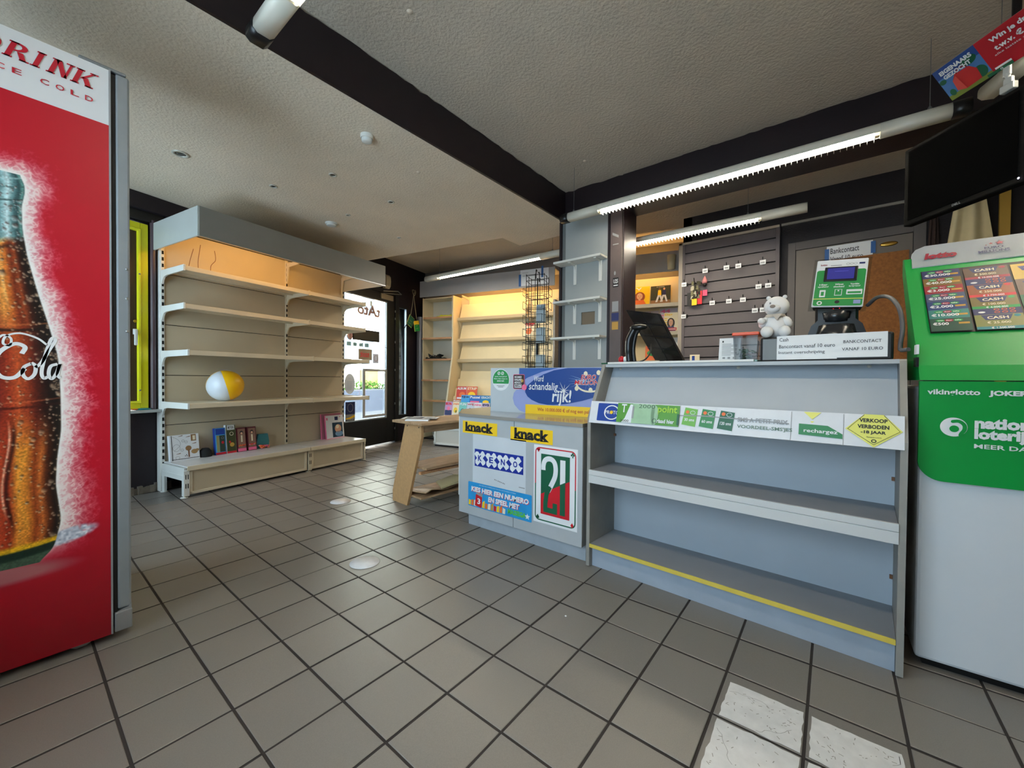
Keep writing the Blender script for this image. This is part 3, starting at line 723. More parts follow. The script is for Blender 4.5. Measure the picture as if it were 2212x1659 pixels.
# --- print on the side
import numpy as np
def attr_mat(name, rough=.4):
    m = bpy.data.materials.new(name); m.use_nodes = True; nt = m.node_tree; b = nt.nodes['Principled BSDF']; b.inputs['Roughness'].default_value = rough
    at = nt.nodes.new('ShaderNodeAttribute'); at.attribute_name = 'print'; nt.links.new(at.outputs['Color'], b.inputs['Base Color']); return m
def vnoise(x, y, seed):
    """smooth value noise on numpy arrays"""
    r = np.random.RandomState(seed).rand(256, 256); xi = np.floor(x).astype(int); yi = np.floor(y).astype(int); fx = x-xi; fy = y-yi
    fx = fx*fx*(3-2*fx); fy = fy*fy*(3-2*fy); g = lambda i, j: r[(yi+j) % 256, (xi+i) % 256]
    return (g(0, 0)*(1-fx)+g(1, 0)*fx)*(1-fy)+(g(0, 1)*(1-fx)+g(1, 1)*fx)*fy
def print_sheet(name, parent, a0, z0, a1, z1, nx, nz, func, y=-.004):
    A, Zz = np.meshgrid(np.linspace(a0, a1, nx), np.linspace(z0, z1, nz)); col = func(A, Zz).reshape(-1, 3)/255.
    lincol = np.where(col <= .04045, col/12.92, ((col+.055)/1.055)**2.4)
    co = np.stack([A.ravel(), np.full(A.size, y), Zz.ravel()], 1)*T
    k = np.arange((nz-1)*nx).reshape(nz-1, nx)[:, :-1].ravel(); fs = np.stack([k, k+1, k+nx+1, k+nx], 1)
    me = bpy.data.meshes.new(name); me.vertices.add(len(co)); me.vertices.foreach_set('co', co.ravel().astype(np.float32))
    me.loops.add(fs.size); me.loops.foreach_set('vertex_index', fs.ravel().astype(np.int32)); me.polygons.add(len(fs)); me.polygons.foreach_set('loop_start', np.arange(0, fs.size, 4, dtype=np.int32))
    me.update(calc_edges=True)
    ca = me.color_attributes.new('print', 'FLOAT_COLOR', 'POINT'); ca.data.foreach_set('color', np.concatenate([lincol, np.ones((len(co), 1))], 1).ravel().astype(np.float32))
    me.materials.append(attr_mat(name+'_ink')); o = bpy.data.objects.new(name, me); COL.objects.link(o); o.parent = parent; return o
CX = -1.21
bzs = np.array([1.60, 1.7, 1.8, 2.2, 2.75, 3.15, 3.6, 4.2, 4.75, 5.2, 5.7, 6.2, 6.6, 7.0, 7.05, 7.3, 7.38])
brs = np.array([.40, .52, .58, .655, .60, .615, .66, .655, .63, .54, .43, .335, .29, .285, .315, .315, .25])
def mixc(a, b, t): return a+(b-a)*t[..., None]
def C3(*c): return np.array(c, float)
def cola_print(A, Z_):
    zc = np.clip(Z_, 1.6, 7.38); zz = np.linspace(1.6, 7.38, 200); rr = np.interp(zz, bzs, brs); ker = np.ones(7)/7; rr = np.convolve(np.pad(rr, 3, mode='edge'), ker, 'valid'); R = np.interp(zc, zz, rr)
    f = (A-CX)/R; d = np.abs(A-CX)-R
    d = np.where(Z_ > 7.38, np.hypot(np.maximum(np.abs(A-CX)-.25, 0), Z_-7.38), d); d = np.where(Z_ < 1.6, np.hypot(np.maximum(np.abs(A-CX)-.4, 0), (1.6-Z_)*2), d)
    col = mixc(C3(140, 2, 22), C3(190, 8, 36), np.clip((Z_-.2)/2.2, 0, 1))
    # frost
    n = .5*vnoise(A*16+Z_*5, Z_*16-A*6, 1)+.3*vnoise(A*34-Z_*20, Z_*30+A*22, 2)+.2*vnoise(A*70+Z_*52, Z_*60-A*66, 3)
    needles = np.abs(vnoise(A*26+Z_*13, Z_*24-A*16, 4)-.5)*2; needles = np.clip(1-needles*2.6, 0, 1)
    width = .21+.15*vnoise(A*3, Z_*3, 5)+.07*np.clip(5.5-Z_, 0, 1); h = np.exp(-(np.maximum(d, 0)/width)**1.6)
    fade = np.clip((Z_-1.55)/.5, 0, 1)
    fr_ = np.clip(h*1.15-(1-n)*.95*(1-h*.55)+needles*h*.5, 0, 1)*fade
    col = mixc(col, mixc(C3(236, 150, 150), C3(244, 236, 230), np.clip(h*1.35-.4, 0, 1)), fr_)
    col = mixc(col, C3(246, 242, 236), np.clip(1-d/.04, 0, 1)*fade*.85)
    # heap of ice and wet shine at the foot
    ice = np.clip(1-((A-CX-.72)/.36)**2-((Z_-1.93-.22*(A-CX-.72))/.13)**2, 0, 1)*np.clip(.35+1.1*vnoise(A*22, Z_*26, 6), 0, 1)
    col = mixc(col, mixc(C3(150, 160, 180), C3(238, 240, 246), vnoise(A*38, Z_*34, 7)), np.clip(ice*2.2, 0, 1))
    sh = np.clip(1-((A-CX)/.95)**2-((Z_-1.5)/.16)**2, 0, 1); col = mixc(col, C3(170, 120, 118), np.clip(sh*1.1, 0, .8))
    # glass and cola
    xs = np.array([-1, -.93, -.82, -.62, -.4, -.18, .05, .22, .36, .5, .62, .72, .82, .93, 1.])
    def ramp(c): c = np.array(c, float); return np.stack([np.interp(f, xs, c[:, k]) for k in range(3)], -1)
    up = ramp([(20, 9, 6), (44, 18, 8), (96, 38, 14), (170, 82, 28), (208, 130, 54), (150, 62, 22), (190, 108, 40), (232, 176, 84), (206, 126, 48), (120, 48, 16), (150, 74, 30), (70, 26, 10), (30, 12, 6), (14, 7, 5), (40, 34, 26)])
    midc = ramp([(20, 9, 6), (60, 16, 10), (120, 32, 18), (168, 58, 28), (186, 74, 34), (140, 38, 22), (112, 30, 18), (160, 60, 28), (196, 96, 46), (150, 62, 28), (90, 30, 16), (52, 20, 12), (26, 12, 8), (14, 8, 6), (40, 36, 28)])
    low = ramp([(24, 10, 6), (80, 24, 12), (156, 56, 26), (204, 96, 48), (222, 124, 66), (214, 106, 56), (196, 84, 42), (150, 50, 22), (226, 168, 60), (214, 150, 52), (150, 72, 24), (196, 120, 50), (84, 40, 14), (24, 14, 8), (60, 58, 44)])
    neck = ramp([(40, 66, 66), (70, 104, 104), (130, 170, 172), (96, 138, 140), (170, 204, 206), (210, 228, 230), (120, 160, 162), (84, 124, 128), (150, 190, 192), (200, 222, 222), (110, 150, 152), (66, 104, 106), (40, 74, 76), (96, 150, 140), (30, 54, 52)])
    t1 = np.clip((Z_-4.9)/.5, 0, 1); t0 = np.clip((Z_-3.3)/.6, 0, 1)
    b = mixc(low, midc, t0); b = mixc(b, up, t1); lvl = 6.42-.1*(1-f*f)+.06*vnoise(A*14, Z_*2, 8)
    b = mixc(b, neck, np.clip((Z_-lvl)/.09, 0, 1))
    b = mixc(b, C3(34, 14, 8), np.clip(1-np.abs(Z_-(lvl-.06))/.05, 0, 1)*.7)
    # flutes, rings, rims
    for zc_, w_, c_, s_ in ((5.16, .035, C3(22, 8, 6), .9), (5.24, .02, C3(210, 150, 90), .5), (4.02, .03, C3(60, 16, 10), .7), (4.1, .018, C3(220, 140, 90), .45), (7.03, .02, C3(30, 60, 58), .8), (7.22, .018, C3(40, 76, 74), .7), (7.34, .02, C3(200, 226, 224), .6)):
        b = mixc(b, c_, np.clip(1-np.abs(Z_-(zc_-.07*(1-f*f)))/w_, 0, 1)*s_)
    for fc, w_, z0, z1, c_, s_ in ((.24, .05, 2.1, 3.8, C3(46, 14, 8), .85), (.18, .03, 2.3, 3.8, C3(252, 236, 214), .8), (.44, .06, 2.0, 3.5, C3(240, 190, 70), .55), (-.55, .05, 2.1, 3.8, C3(70, 22, 10), .7), (-.3, .04, 5.3, 6.3, C3(250, 214, 110), .7), (.3, .05, 5.35, 6.1, C3(255, 232, 150), .7), (.1, .05, 5.3, 6.2, C3(40, 16, 8), .6)):
        b = mixc(b, c_, np.clip(1-np.abs(f-fc-.05*np.sin(Z_*4))/w_, 0, 1)*np.clip((Z_-z0)/.25, 0, 1)*np.clip((z1-Z_)/.25, 0, 1)*s_)
    base = np.clip((1.93+.06*f*f-Z_)/.05, 0, 1); b = mixc(b, C3(220, 196, 30), base); b = mixc(b, C3(18, 48, 38), np.clip((1.84+.07*f*f-Z_)/.03, 0, 1)); b = mixc(b, C3(90, 130, 110), np.clip((1.72+.07*f*f-Z_)/.03, 0, 1)*.6)
    b *= (.84+.32*vnoise(A*60, Z_*60, 9))[..., None]
    b = b*np.where((Z_ < lvl)[..., None], C3(1.0, .86, .8), C3(1, 1, 1))
    # beads of water
    rs = np.random.RandomState(11); N = 900; bz_ = rs.uniform(1.95, 7.2, N); bf = np.sin(rs.uniform(-1.45, 1.45, N)); br = rs.uniform(.008, .022, N)*np.where(rs.rand(N) < .08, 1.9, 1); ba = CX+bf*np.interp(bz_, bzs, brs)
    da = (a_step, z_step) = (A[0, 1]-A[0, 0], Z_[1, 0]-Z_[0, 0])
    for q in range(N):
        i0 = int((ba[q]-br[q]*1.5-A[0, 0])/a_step); i1 = int((ba[q]+br[q]*1.5-A[0, 0])/a_step)+2; j0 = int((bz_[q]-br[q]*2-Z_[0, 0])/z_step); j1 = int((bz_[q]+br[q]*2-Z_[0, 0])/z_step)+2
        if i0 < 0 or j0 < 0 or i1 > A.shape[1] or j1 > A.shape[0]: continue
        sa = (A[j0:j1, i0:i1]-ba[q])/br[q]; sz = (Z_[j0:j1, i0:i1]-bz_[q])/(br[q]*1.25); rr2 = sa*sa+sz*sz; ins = np.clip(1.3-rr2, 0, 1)
        tone = np.clip(.5-.6*sz-.3*sa, 0, 1); c = mixc(C3(40, 16, 8), C3(255, 226, 190) if bz_[q] < 6.4 else C3(232, 244, 244), tone); b[j0:j1, i0:i1] = mixc(b[j0:j1, i0:i1], c, ins*.62)
    inside = np.clip(-d/.012, 0, 1)*(Z_ < 7.39)*(Z_ > 1.6)
    return np.clip(mixc(col, b, inside), 0, 255)
print_sheet('cola_bottle_print', fr, Xl+.01, .13, -.005, 8.555, 330, 1050, cola_print)

pl = Plane((0, -.006, 0), (1, 0, 0), (0, 0, 1), .004)
pr_red = mat('print_cola_red', (190, 24, 46), .4); pw = mat('frost_white', (238, 236, 234), .5)
# bold slanted letters with slab serifs, drawn in a unit box
def glyph(ch):
    S_ = lambda x, y0=0: [(x-.07, y0), (x+.27, y0), (x+.27, y0+.08), (x-.07, y0+.08)]
    stem = lambda x: [(x, 0), (x+.2, 0), (x+.2, 1), (x, 1)]
    arc = lambda cx, cy, rx, ry, w, t0, t1: [(cx+rx*math.cos(t), cy+ry*math.sin(t)) for t in [math.radians(t0+(t1-t0)*i/14) for i in range(15)]]+[(cx+(rx-w)*math.cos(t), cy+(ry-.09)*math.sin(t)) for t in [math.radians(t1+(t0-t1)*i/14) for i in range(15)]]
    bar = lambda x0, y0, x1, y1, w: [(x0, y0), (x0+w, y0), (x1+w, y1), (x1, y1)]
    return {'D': [stem(.1), S_(.1), S_(.1, .92), arc(.3, .5, .52, .5, .22, -90, 90)],
            'R': [stem(.1), S_(.1), S_(.1, .92), arc(.3, .73, .42, .27, .2, -90, 90), bar(.42, .46, .66, 0, .22), S_(.68)],
            'I': [stem(.1), S_(.1), S_(.1, .92)],
            'N': [stem(.1)[:], S_(.1), S_(.1, .92), bar(.62, 0, .14, 1, .22), [(.7, 0), (.8, 0), (.8, 1), (.7, 1)], S_(.62, .92)],
            'K': [stem(.1), S_(.1), S_(.1, .92), bar(.3, .42, .7, 1, .12), S_(.64, .92), bar(.36, .55, .66, 0, .24), S_(.68)]}[ch]
mb = MB(); x = -1.37
for ch, wd in (('D', .295), ('R', .30), ('I', .175), ('N', .285), ('K', .29)):
    for poly in glyph(ch):
        # split concave arcs into quads
        if len(poly) > 8:
            h_ = len(poly)//2
            for i in range(h_-1):
                q4 = [poly[i], poly[i+1], poly[-2-i], poly[-1-i]]; mb.poly(pl, [(x+(p[0]+p[1]*.3)*.27, 9.04+p[1]*.25) for p in q4], pr_red, 1)
        else: mb.poly(pl, [(x+(p[0]+p[1]*.3)*.27, 9.04+p[1]*.25) for p in poly], pr_red, 1)
    x += wd*.87
mb.build('lettering', fr)
mb = MB()
for ch, c in (('I', -1.28), ('C', -1.12), ('E', -.965), ('C', -.7), ('O', -.545), ('L', -.39), ('D', -.235)):
    w_ = .012 if ch == 'I' else .045; mb.text(pl, ch, c-w_, 8.83, c+w_, 8.91, pr_red, 1, .01)
mb.build('small_lettering', fr)
# white script across the bottle
def script(mb, pts, w, k=8):
    P = spline([(a, b) for a, b in pts], k); P = [(p[0], p[1]) for p in P]; mb.stroke(pl, P, w, pw, 1)
mb = MB(); ox, oz = CX, 4.56
def S(l, w): script(mb, [(ox+a, oz+b) for a, b in l], w)
S([(.27, .2), (.3, .3), (.2, .34), (.06, .2), (.02, .0), (.08, -.14), (.2, -.15), (.3, -.02)], .05)
S([(.02, .36), (.1, .46), (.17, .42), (.16, .32), (.1, .34), (.13, .45), (.26, .5), (.42, .44), (.52, .34)], .026)
S([(.36, .06), (.29, .0), (.28, -.11), (.33, -.17), (.39, -.1), (.4, .02), (.36, .07)], .042)
S([(.4, .0), (.46, .08), (.55, .3), (.6, .42), (.56, .44), (.5, .2), (.46, -.06), (.48, -.16), (.52, -.14)], .04)
S([(.62, .06), (.55, .02), (.53, -.1), (.56, -.17), (.61, -.08), (.645, .06), (.62, -.1), (.65, -.16)], .04)
S([(-.3, .3), (-.38, .42), (-.56, .3), (-.62, .02), (-.52, -.15), (-.36, -.1)], .05); S([(-.2, .06), (-.27, -.02), (-.26, -.14), (-.2, -.15), (-.14, -.04), (-.18, .06)], .042); S([(-.02, .06), (-.1, .02), (-.1, -.12), (-.02, -.14)], .042)
mb.build('script_lettering', fr)

# ------------------------------------------------------------------ wall shelving with canopy
R96 = math.radians(9.6)
go = thing('wall_shelving', 'long cream shop shelving with lit grey canopy along the left wall', 'shelving', (1.154, 11.16, 0), R96)
lam = mat('canopy_grey', (134, 134, 130), .38, noise=.05, nscale=6)
POST = (0., 4.87, 8.1)
for k, u in enumerate(POST):
    m_ = white_paint if k == 0 else cream
    mb = MB(); mb.box(u-.085, 1.78, .0, u+.085, 2.05, 10.1, m_, .015); mb.box(u-.05, 1.74, .6, u+.05, 1.79, 10.0, m_); up = mb.build('upright', go)
    mb = MB()
    z = .75
    while z < 9.9:
        mb.box(u-.03, 1.73, z, u+.03, 1.745, z+.13, dark_hole); z += .245
    mb.build('slot_row', up)
for b in range(2):
    u0, u1 = POST[b]+.06, POST[b+1]-.06
    zs = (.55, 2.53, 4.46, 6.41, 8.36, 10.1)
    for i in range(5):
        mb = MB(); mb.box(u0, 1.78, zs[i]+.012, u1, 1.84, zs[i+1]-.012, cream_back, .008); mb.build('back_panel', go)
    mb = MB(); mb.box(u0, 1.84, .5, u1, 1.88, 10.1, dark_hole); mb.build('panel_joint', go)
    for z, v in ((8.44, 0.), (7.07, 0.), (5.37, -.3), (3.44, -.3)):
        a, c = POST[b]-(.0 if b else .02), POST[b+1]
        mb = MB(); mb.box(a+.03, v, z-.035, c-.03, 1.74, z, cream, .004); mb.box(a+.03, v-.02, z-.17, c-.03, v+.02, z, cream, .01)
        mb.box(a+.03, v+.28, z-.1, c-.03, v+.32, z-.03, cream); mb.box(a+.03, 1.2, z-.1, c-.03, 1.24, z-.03, cream)
        sh = mb.build('shelf', go)
        for u, m_ in ((a, white_paint if b == 0 else cream), (c, cream)):
            if b == 1 and u == a: continue
            mb = MB(); mb.prism([(1.76, z+.02), (v-.03, z+.02), (v-.03, z-.19), (1.3, z-.21), (1.52, z-.25), (1.62, z-.36), (1.7, z-.5), (1.76, z-.5)], 'x', u-.03, u+.03, m_)
            mb.box(u-.035, v-.04, z-.04, u+.035, v+.0, z+.03, m_, .01); mb.build('bracket', sh)
    # base
    mb = MB(); mb.box(POST[b]+.02, -.1, 1.1, POST[b+1]-.02, 1.74, 1.15, mat('base_shelf_top', (226, 222, 218), .22, noise=.06, nscale=8)); mb.box(POST[b]+.02, -.13, .99, POST[b+1]-.02, -.09, 1.16, cream, .012); mb.build('base_shelf', go)
    a, c = POST[b]+.1, POST[b+1]-.12
    mb = MB(); mb.box(a, .0, .1, c, .04, 1.0, cream_back)
    for q in ((a, -.03, .1, c, .02, .2), (a, -.03, .93, c, .02, 1.0), (a, -.03, .1, a+.12, .02, 1.0), (c-.12, -.03, .1, c, .02, 1.0)): mb.box(*q, cream, .01)
    mb.build('kick_panel', go)
for k, u in enumerate(POST):
    m_ = white_paint if k == 0 else cream
    mb = MB(); mb.prism([(-.02, .06), (.16, .06), (.16, .62), (1.55, .62), (1.55, .02), (1.76, .02), (1.76, 1.08), (-.02, 1.08)], 'x', u-.04, u+.04, m_)
    mb.box(u-.05, -.02, .74, u+.05, 1.7, .82, m_, .01)
    mb.box(u-.06 if k else u-.06, -.05, .06, u+.12 if k < 2 else u+.03, .0, 1.0, m_, .01); ft_ = mb.build('base_bracket', go)
    mb = MB()
    for z in (.35, .68):
        for q in (0, .07): mb.box(u-.01+q, -.056, z, u+.015+q, -.05, z+.17, dark_hole)
    mb.build('slot', ft_)
    for v in (.07, 1.65):
        mb = MB(); mb.lathe([(.02, .08), (.03, .03), (.12, .02), (.12, 0), (0, 0)], m_, (u, v, 0), 14); mb.build('levelling_foot', go)
# canopy
mb = MB(); mb.box(-.2, -1.53, 9.19, 8.08, -1.47, 10.2, lam, .008); mb.box(-.2, -1.55, 9.17, 8.08, -1.45, 9.2, alu); mb.build('canopy_front', go)
mb = MB(); mb.box(-.24, -1.5, 9.19, -.18, 1.9, 10.2, mat('canopy_end_grey', (186, 190, 186), .4, noise=.04, nscale=6), .008); mb.build('canopy_end', go)
mb = MB(); mb.box(8.04, -1.5, 9.19, 8.1, 1.9, 10.2, mat('canopy_end_inner', (196, 188, 168), .5), .008); mb.build('canopy_end', go)
mb = MB(); mb.box(-.2, -1.5, 10.16, 8.08, 1.9, 10.2, cream); mb.build('canopy_roof', go)
for u in (POST[1], 7.98):
    mb = MB(); mb.prism([(1.75, 9.0), (1.75, 9.95), (.3, 9.95), (.3, 9.86), (1.55, 9.75), (1.68, 9.0)], 'x', u-.025, u+.025, cream); mb.build('canopy_bracket', go)
mb = MB(); warm = emit('warm_tube', (255, 196, 110), CANOPY_POWER)
mb.cyl((.3, -.9, 10.05), (5.2, -.9, 10.05), .06, warm, 10); mb.build('canopy_tube', go)
mb = MB()
for pts in ([(.9, 1.5, 9.5), (.82, 1.6, 9.0), (.75, 1.6, 8.5)], [(1.1, 1.4, 9.7), (1.1, 1.6, 9.0), (1.12, 1.5, 8.6), (1.2, 1.2, 8.47)], [(1.6, 1.4, 9.6), (1.68, 1.5, 9.25), (1.56, 1.6, 9.0), (1.56, 1.6, 8.65), (1.6, 1.6, 8.62)]):
    mb.tube(spline(pts, 5), .012, p_brown, 5)
mb.build('loose_cable', go)

# things on the shelving: local helper
def G(u, v, z): 
    c, s = math.cos(R96), math.sin(R96); return (1.154+u*c-v*s, 11.16+u*s+v*c, z)
bl = thing('beach_ball', 'inflated yellow and white beach ball on the lowest upper shelf', 'ball', G(1.67, .72, 3.445), R96)
ry = Matrix.Rotation(math.radians(-16), 3, 'Y') @ Matrix.Rotation(math.radians(-22), 3, 'Z')
ym = mat('vinyl_yellow', (250, 190, 8), .28, noise=.04, nscale=6); wm = mat('vinyl_white', (222, 228, 236), .28, noise=.03, nscale=6)
for k in range(4):
    mb = MB(); n = 10; h = 16; vs = []; fs = []
    for j in range(h+1):
        ph = math.pi*j/h
        for i in range(n+1):
            t = 2*math.pi*(k+i/n)/4; rr = .635*(1-.03*(abs(i/n-.5)*2)**6-.006*abs(math.sin(j*2.3))*(abs(i/n-.5)*2)**4)
            vs.append(ry @ Vector((math.sin(ph)*math.cos(t)*rr*1.04, math.sin(ph)*math.sin(t)*rr, math.cos(ph)*rr*.98))+Vector((0, 0, .62)))
    for j in range(h):
        for i in range(n): fs.append((j*(n+1)+i, (j+1)*(n+1)+i, (j+1)*(n+1)+i+1, j*(n+1)+i+1))
    mb.add(vs, fs, ym if k % 2 else wm, True); mb.build('gore', bl)
def leaning_box(name, label, cat, u, v, w, h, d, lean, front, side, prints=None, z=1.15, rz=0, group=None):
    """upright box whose front faces the aisle, leaning back"""
    o = thing(name, label, cat, G(u, v, z), R96+rz, group)
    M4 = Matrix.Rotation(math.radians(-lean), 4, 'X')
    mb = MB(); mb.box(0, 0, 0, w, d, h, side, .008); mb.xf(M4); mb.build('carton', o)
    mb = MB(); pl_ = Plane((0, -.004, 0), (1, 0, 0), (0, 0, 1), .004); mb.rect(pl_, .01, .01, w-.01, h-.01, front)
    if prints: prints(mb, pl_, w, h)
    mb.xf(M4); mb.build('printed_front', o)
    return o
def pr_tools(mb, pl, w, h):
    mb.rect(pl, .06, 0.02, .08, h-.02, p_black, 1); mb.rect(pl, .05, .05, w-.02, .07, p_black, 1)
    mb.rect(pl, .72*w, .72*h, .9*w, .98*h, mat('tan', (150, 112, 74), .5), 1); mb.rect(pl, .78*w, .76*h, .87*w, .93*h, p_cream, 2)
    mb.ell(pl, .62*w, .45*h, .1, .1, MATS['tan'], 1); mb.rect(pl, .6*w, .1*h, .65*w, .4*h, p_brown, 1)
    mb.ell(pl, .82*w, .3*h, .11, .09, mat('tan2', (176, 140, 92), .5), 1); mb.ell(pl, .92*w, .35*h, .06, .05, MATS['tan2'], 1)
    for a, b in ((.45, .75), (.55, .7), (.4, .4)): mb.ring(pl, a*w, b*h, .05, .05, .012, p_grey, 1, 14)
    for a, b in ((.3, .93), (.55, .88), (.2, .25), (.75, .6)): mb.poly(pl, [(a*w, b*h), (a*w+.14, b*h+.02), (a*w+.14, b*h+.05), (a*w, b*h+.01)], p_brown, 1)
    for a, b in ((.5, .16), (.54, .2), (.56, .15)): mb.ell(pl, a*w, b*h, .018, .018, p_black, 1, 8)
    mb.ring(pl, .22*w, .5*h, .12, .14, .01, p_grey, 1, 20); mb.ring(pl, .24*w, .12*h, .07, .06, .01, p_grey, 1, 16)
    mb.stroke(pl, spline([(.1*w, .95*h), (.3*w, .8*h), (.35*w, .6*h), (.15*w, .4*h)]), .01, p_grey, 1)
leaning_box('gift_box', 'white gift box with brown drawings leaning at the left end of the bottom shelf', 'box', .08, 1.35, .97, 1.0, .16, 8, p_white, p_white, pr_tools)
mb = MB(); mb.lathe([(0, .36), (.12, .34), (.2, .24), (.22, .1), (.22, 0)], mat('black_mesh', (16, 15, 15), .8, bump=.5, bscale=300), n=20)
single(mb, 'mesh_bowl', 'small black upturned bowl behind the white gift box', 'bowl', G(1.3, 1.5, 1.15))
def pr_toy(mb, pl, w, h):
    mb.rect(pl, .03, .1, w-.03, h*.8, mat('dark_olive', (62, 66, 34), .4), 1); mb.rect(pl, 0.01, .01, w-.01, .09, p_red, 1)
    mb.rect(pl, .05, h*.82, w-.05, h*.98, p_white, 1); mb.text(pl, 'MY FUN', .09, h*.85, w-.09, h*.95, p_black, 2, .02)
    mb.ring(pl, w*.55, h*.68, .08, .08, .02, p_cream, 2, 16); mb.ell(pl, w*.55, h*.3, .09, .09, p_gold, 2, 16); mb.ell(pl, w*.35, h*.4, .04, .05, p_red, 2)
def pr_toy2(mb, pl, w, h):
    mb.rect(pl, .01, .01, w-.01, .1, p_red, 1); mb.rect(pl, .05, .12, w*.4, h*.72, mat('olive_pale', (150, 146, 96), .4), 1); mb.rect(pl, w*.42, .12, w-.03, h*.72, mat('bottle_green', (40, 62, 52), .35), 1)
    mb.rect(pl, .03, h*.75, w-.03, h-.03, p_blue, 1); mb.ell(pl, w*.7, h*.45, .05, .06, p_red, 2); mb.ring(pl, w*.7, h*.62, .05, .05, .01, p_grey, 2, 12)
leaning_box('toy_pack', 'blue and green toy pack with clear window, left of the pair of dark toy packs', 'toy', 1.64, 1.4, .4, 1.12, .16, 7, p_lblue, p_blue, pr_toy2)
leaning_box('toy_pack', 'olive toy blister pack with white hang card, beside the pink doll boxes', 'toy', 2.06, 1.4, .39, 1.22, .16, 7, mat('olive', (90, 92, 50), .4), p_white, pr_toy)
def pr_doll(mb, pl, w, h):
    mb.rect(pl, .04, .16, w-.04, h-.06, mat('window_brown', (146, 112, 96), .25), 1); mb.rect(pl, .02, .02, w-.02, .15, p_pink, 1)
    mb.ell(pl, w*.5, h*.78, .07, .09, p_black, 2); mb.ell(pl, w*.5, h*.76, .045, .055, p_skin, 3); mb.rect(pl, w*.42, h*.4, w*.58, h*.68, p_cream, 2)
    for k in range(6): mb.ell(pl, w*(.2+.12*k), h*.25+.03*(k % 2), .035, .03, random.choice((p_red, p_pink, p_orange)), 3, 8)
mar = mat('maroon', (92, 20, 32), .4)
leaning_box('doll_box', 'dark red doll box with pink base, left of the two doll boxes', 'doll', 2.48, 1.4, .38, 1.05, .2, 7, mar, mar, pr_doll)
leaning_box('doll_box', 'dark red doll box with pink base, right of the two beside the teal bag', 'doll', 2.91, 1.4, .38, 1.05, .2, 7, mar, mar, pr_doll)
o = thing('candy_bag', 'small teal bag with coral pink sweets next to the doll boxes', 'bag', G(3.35, 1.45, 1.15), R96)
mb = MB(); mb.prism([(0, 0), (.5, 0), (.54, .3), (.47, .66), (.05, .66), (-.03, .3)], 'y', .05, .16, mat('teal_foil', (56, 122, 128), .35), False); mb.build('pouch', o)
mb = MB()
for k in range(22): mb.ball((random.uniform(.05, .48), random.uniform(-.12, .04), random.uniform(.04, .16)), .05, random.choice((p_pink, p_orange, p_red, mat('coral', (244, 130, 120), .4))), (1.2, 1, .8), 8)
mb.build('sweets', o)
def pr_baby(mb, pl, w, h):
    mb.rect(pl, .35*w, .06*h, .92*w, .68*h, mat('deep_teal_photo', (26, 60, 84), .35), 1); mb.ell(pl, .66*w, .42*h, .2, .22, p_skin, 2); mb.ell(pl, .7*w, .2*h, .24, .14, mat('photo_blue', (110, 150, 190), .4), 2)
    mb.ell(pl, .62*w, .5*h, .1, .1, p_cream, 3); mb.rect(pl, .5*w, .78*h, .68*w, .93*h, p_dblue, 1); mb.ell(pl, .8*w, .92*h, .03, .03, p_pink, 1)
    mb.stroke(pl, [(.02, .02), (w-.02, .05)], .02, p_pink, 1); mb.rect(pl, .04*w, .8*h, .12*w, .9*h, p_pink, 1)
leaning_box('photo_box', 'white pink-trimmed box with a blue photo at the right end of the shelf', 'box', 6.75, 1.28, 1.1, 1.26, .1, 7, p_white, p_pink, pr_baby)
leaning_box('photo_box', 'pink edged box standing behind the white photo box', 'box', 6.62, 1.5, 1.2, 1.33, .08, 4, mat('pink_card', (190, 120, 140), .5), p_pink)

# ------------------------------------------------------------------ low sales counter with stickers
sc = thing('sales_counter', 'low grey sales counter covered with yellow, blue and playing-card stickers', 'counter', (5.72, -2.55, 0))
body = [(.09, .02), (3.0, .02), (3.0, 5.35), (1.2, 5.25), (.12, 4.2)]
mb = MB(); mb.prism(body, 'z', .4, 3.3, grey_lam); mb.build('carcass', sc)
for y0, y1 in ((.01, 2.1), (2.115, 4.22)):
    mb = MB(); mb.box(0, y0, .4, .09, y1, 3.3, grey_lam, .008); mb.build('front_panel', sc)
mb = MB(); mb.box(0.005, 4.2, .9, .1, 4.25, 3.3, white_paint); mb.build('edge_strip', sc)
mb = MB(); mb.prism([(.23, .02), (2.9, .02), (2.9, 5.2), (1.3, 5.1), (.23, 4.02)], 'z', 0, .4, mat('counter_kick', (168, 176, 184), .5, noise=.1, nscale=12)); mb.build('kick_plate', sc)
mb = MB(); mb.prism([(-.03, 0), (3.05, 0), (3.05, 5.4), (1.16, 5.3), (.02, 4.28), (-.03, 4.22)], 'z', 3.3, 3.39, mat('counter_top_gloss', (150, 146, 140), .1, noise=.04, nscale=6)); mb.build('worktop', sc)
pl = Plane((-.004, 4.22, 0), (0, -1, 0), (0, 0, 1), .004)
for a0, z0, a1, z1, ta0, tz0, ta1, tz1 in ((.144, 2.82, 1.512, 3.18, .26, 2.875, 1.37, 3.15), (1.993, 2.78, 3.362, 3.148, 2.13, 2.835, 3.25, 3.13)):
    mb = MB(); mb.rect(pl, a0, z0, a1, z1, p_yellow); mb.text(pl, 'knack', ta0, tz0, ta1, tz1, p_black, 1, .045)
    w_ = (ta1-ta0)/5
    for k in (0.02, .3, .95, 1.25, 1.55, 3.9): mb.rect(pl, ta0+w_*k-.02, tz0, ta0+w_*k+.13, tz0+.028, p_black, 1)
    mb.build('yellow_sticker', sc)
mb = MB(); mb.rect(pl, .574, 1.39, 2.525, 2.81, mat('paper_grey', (206, 212, 218), .55, noise=.03, nscale=9)); mb.rect(pl, .655, 1.88, 2.447, 2.385, mat('royal_blue', (14, 44, 150), .45), 1)
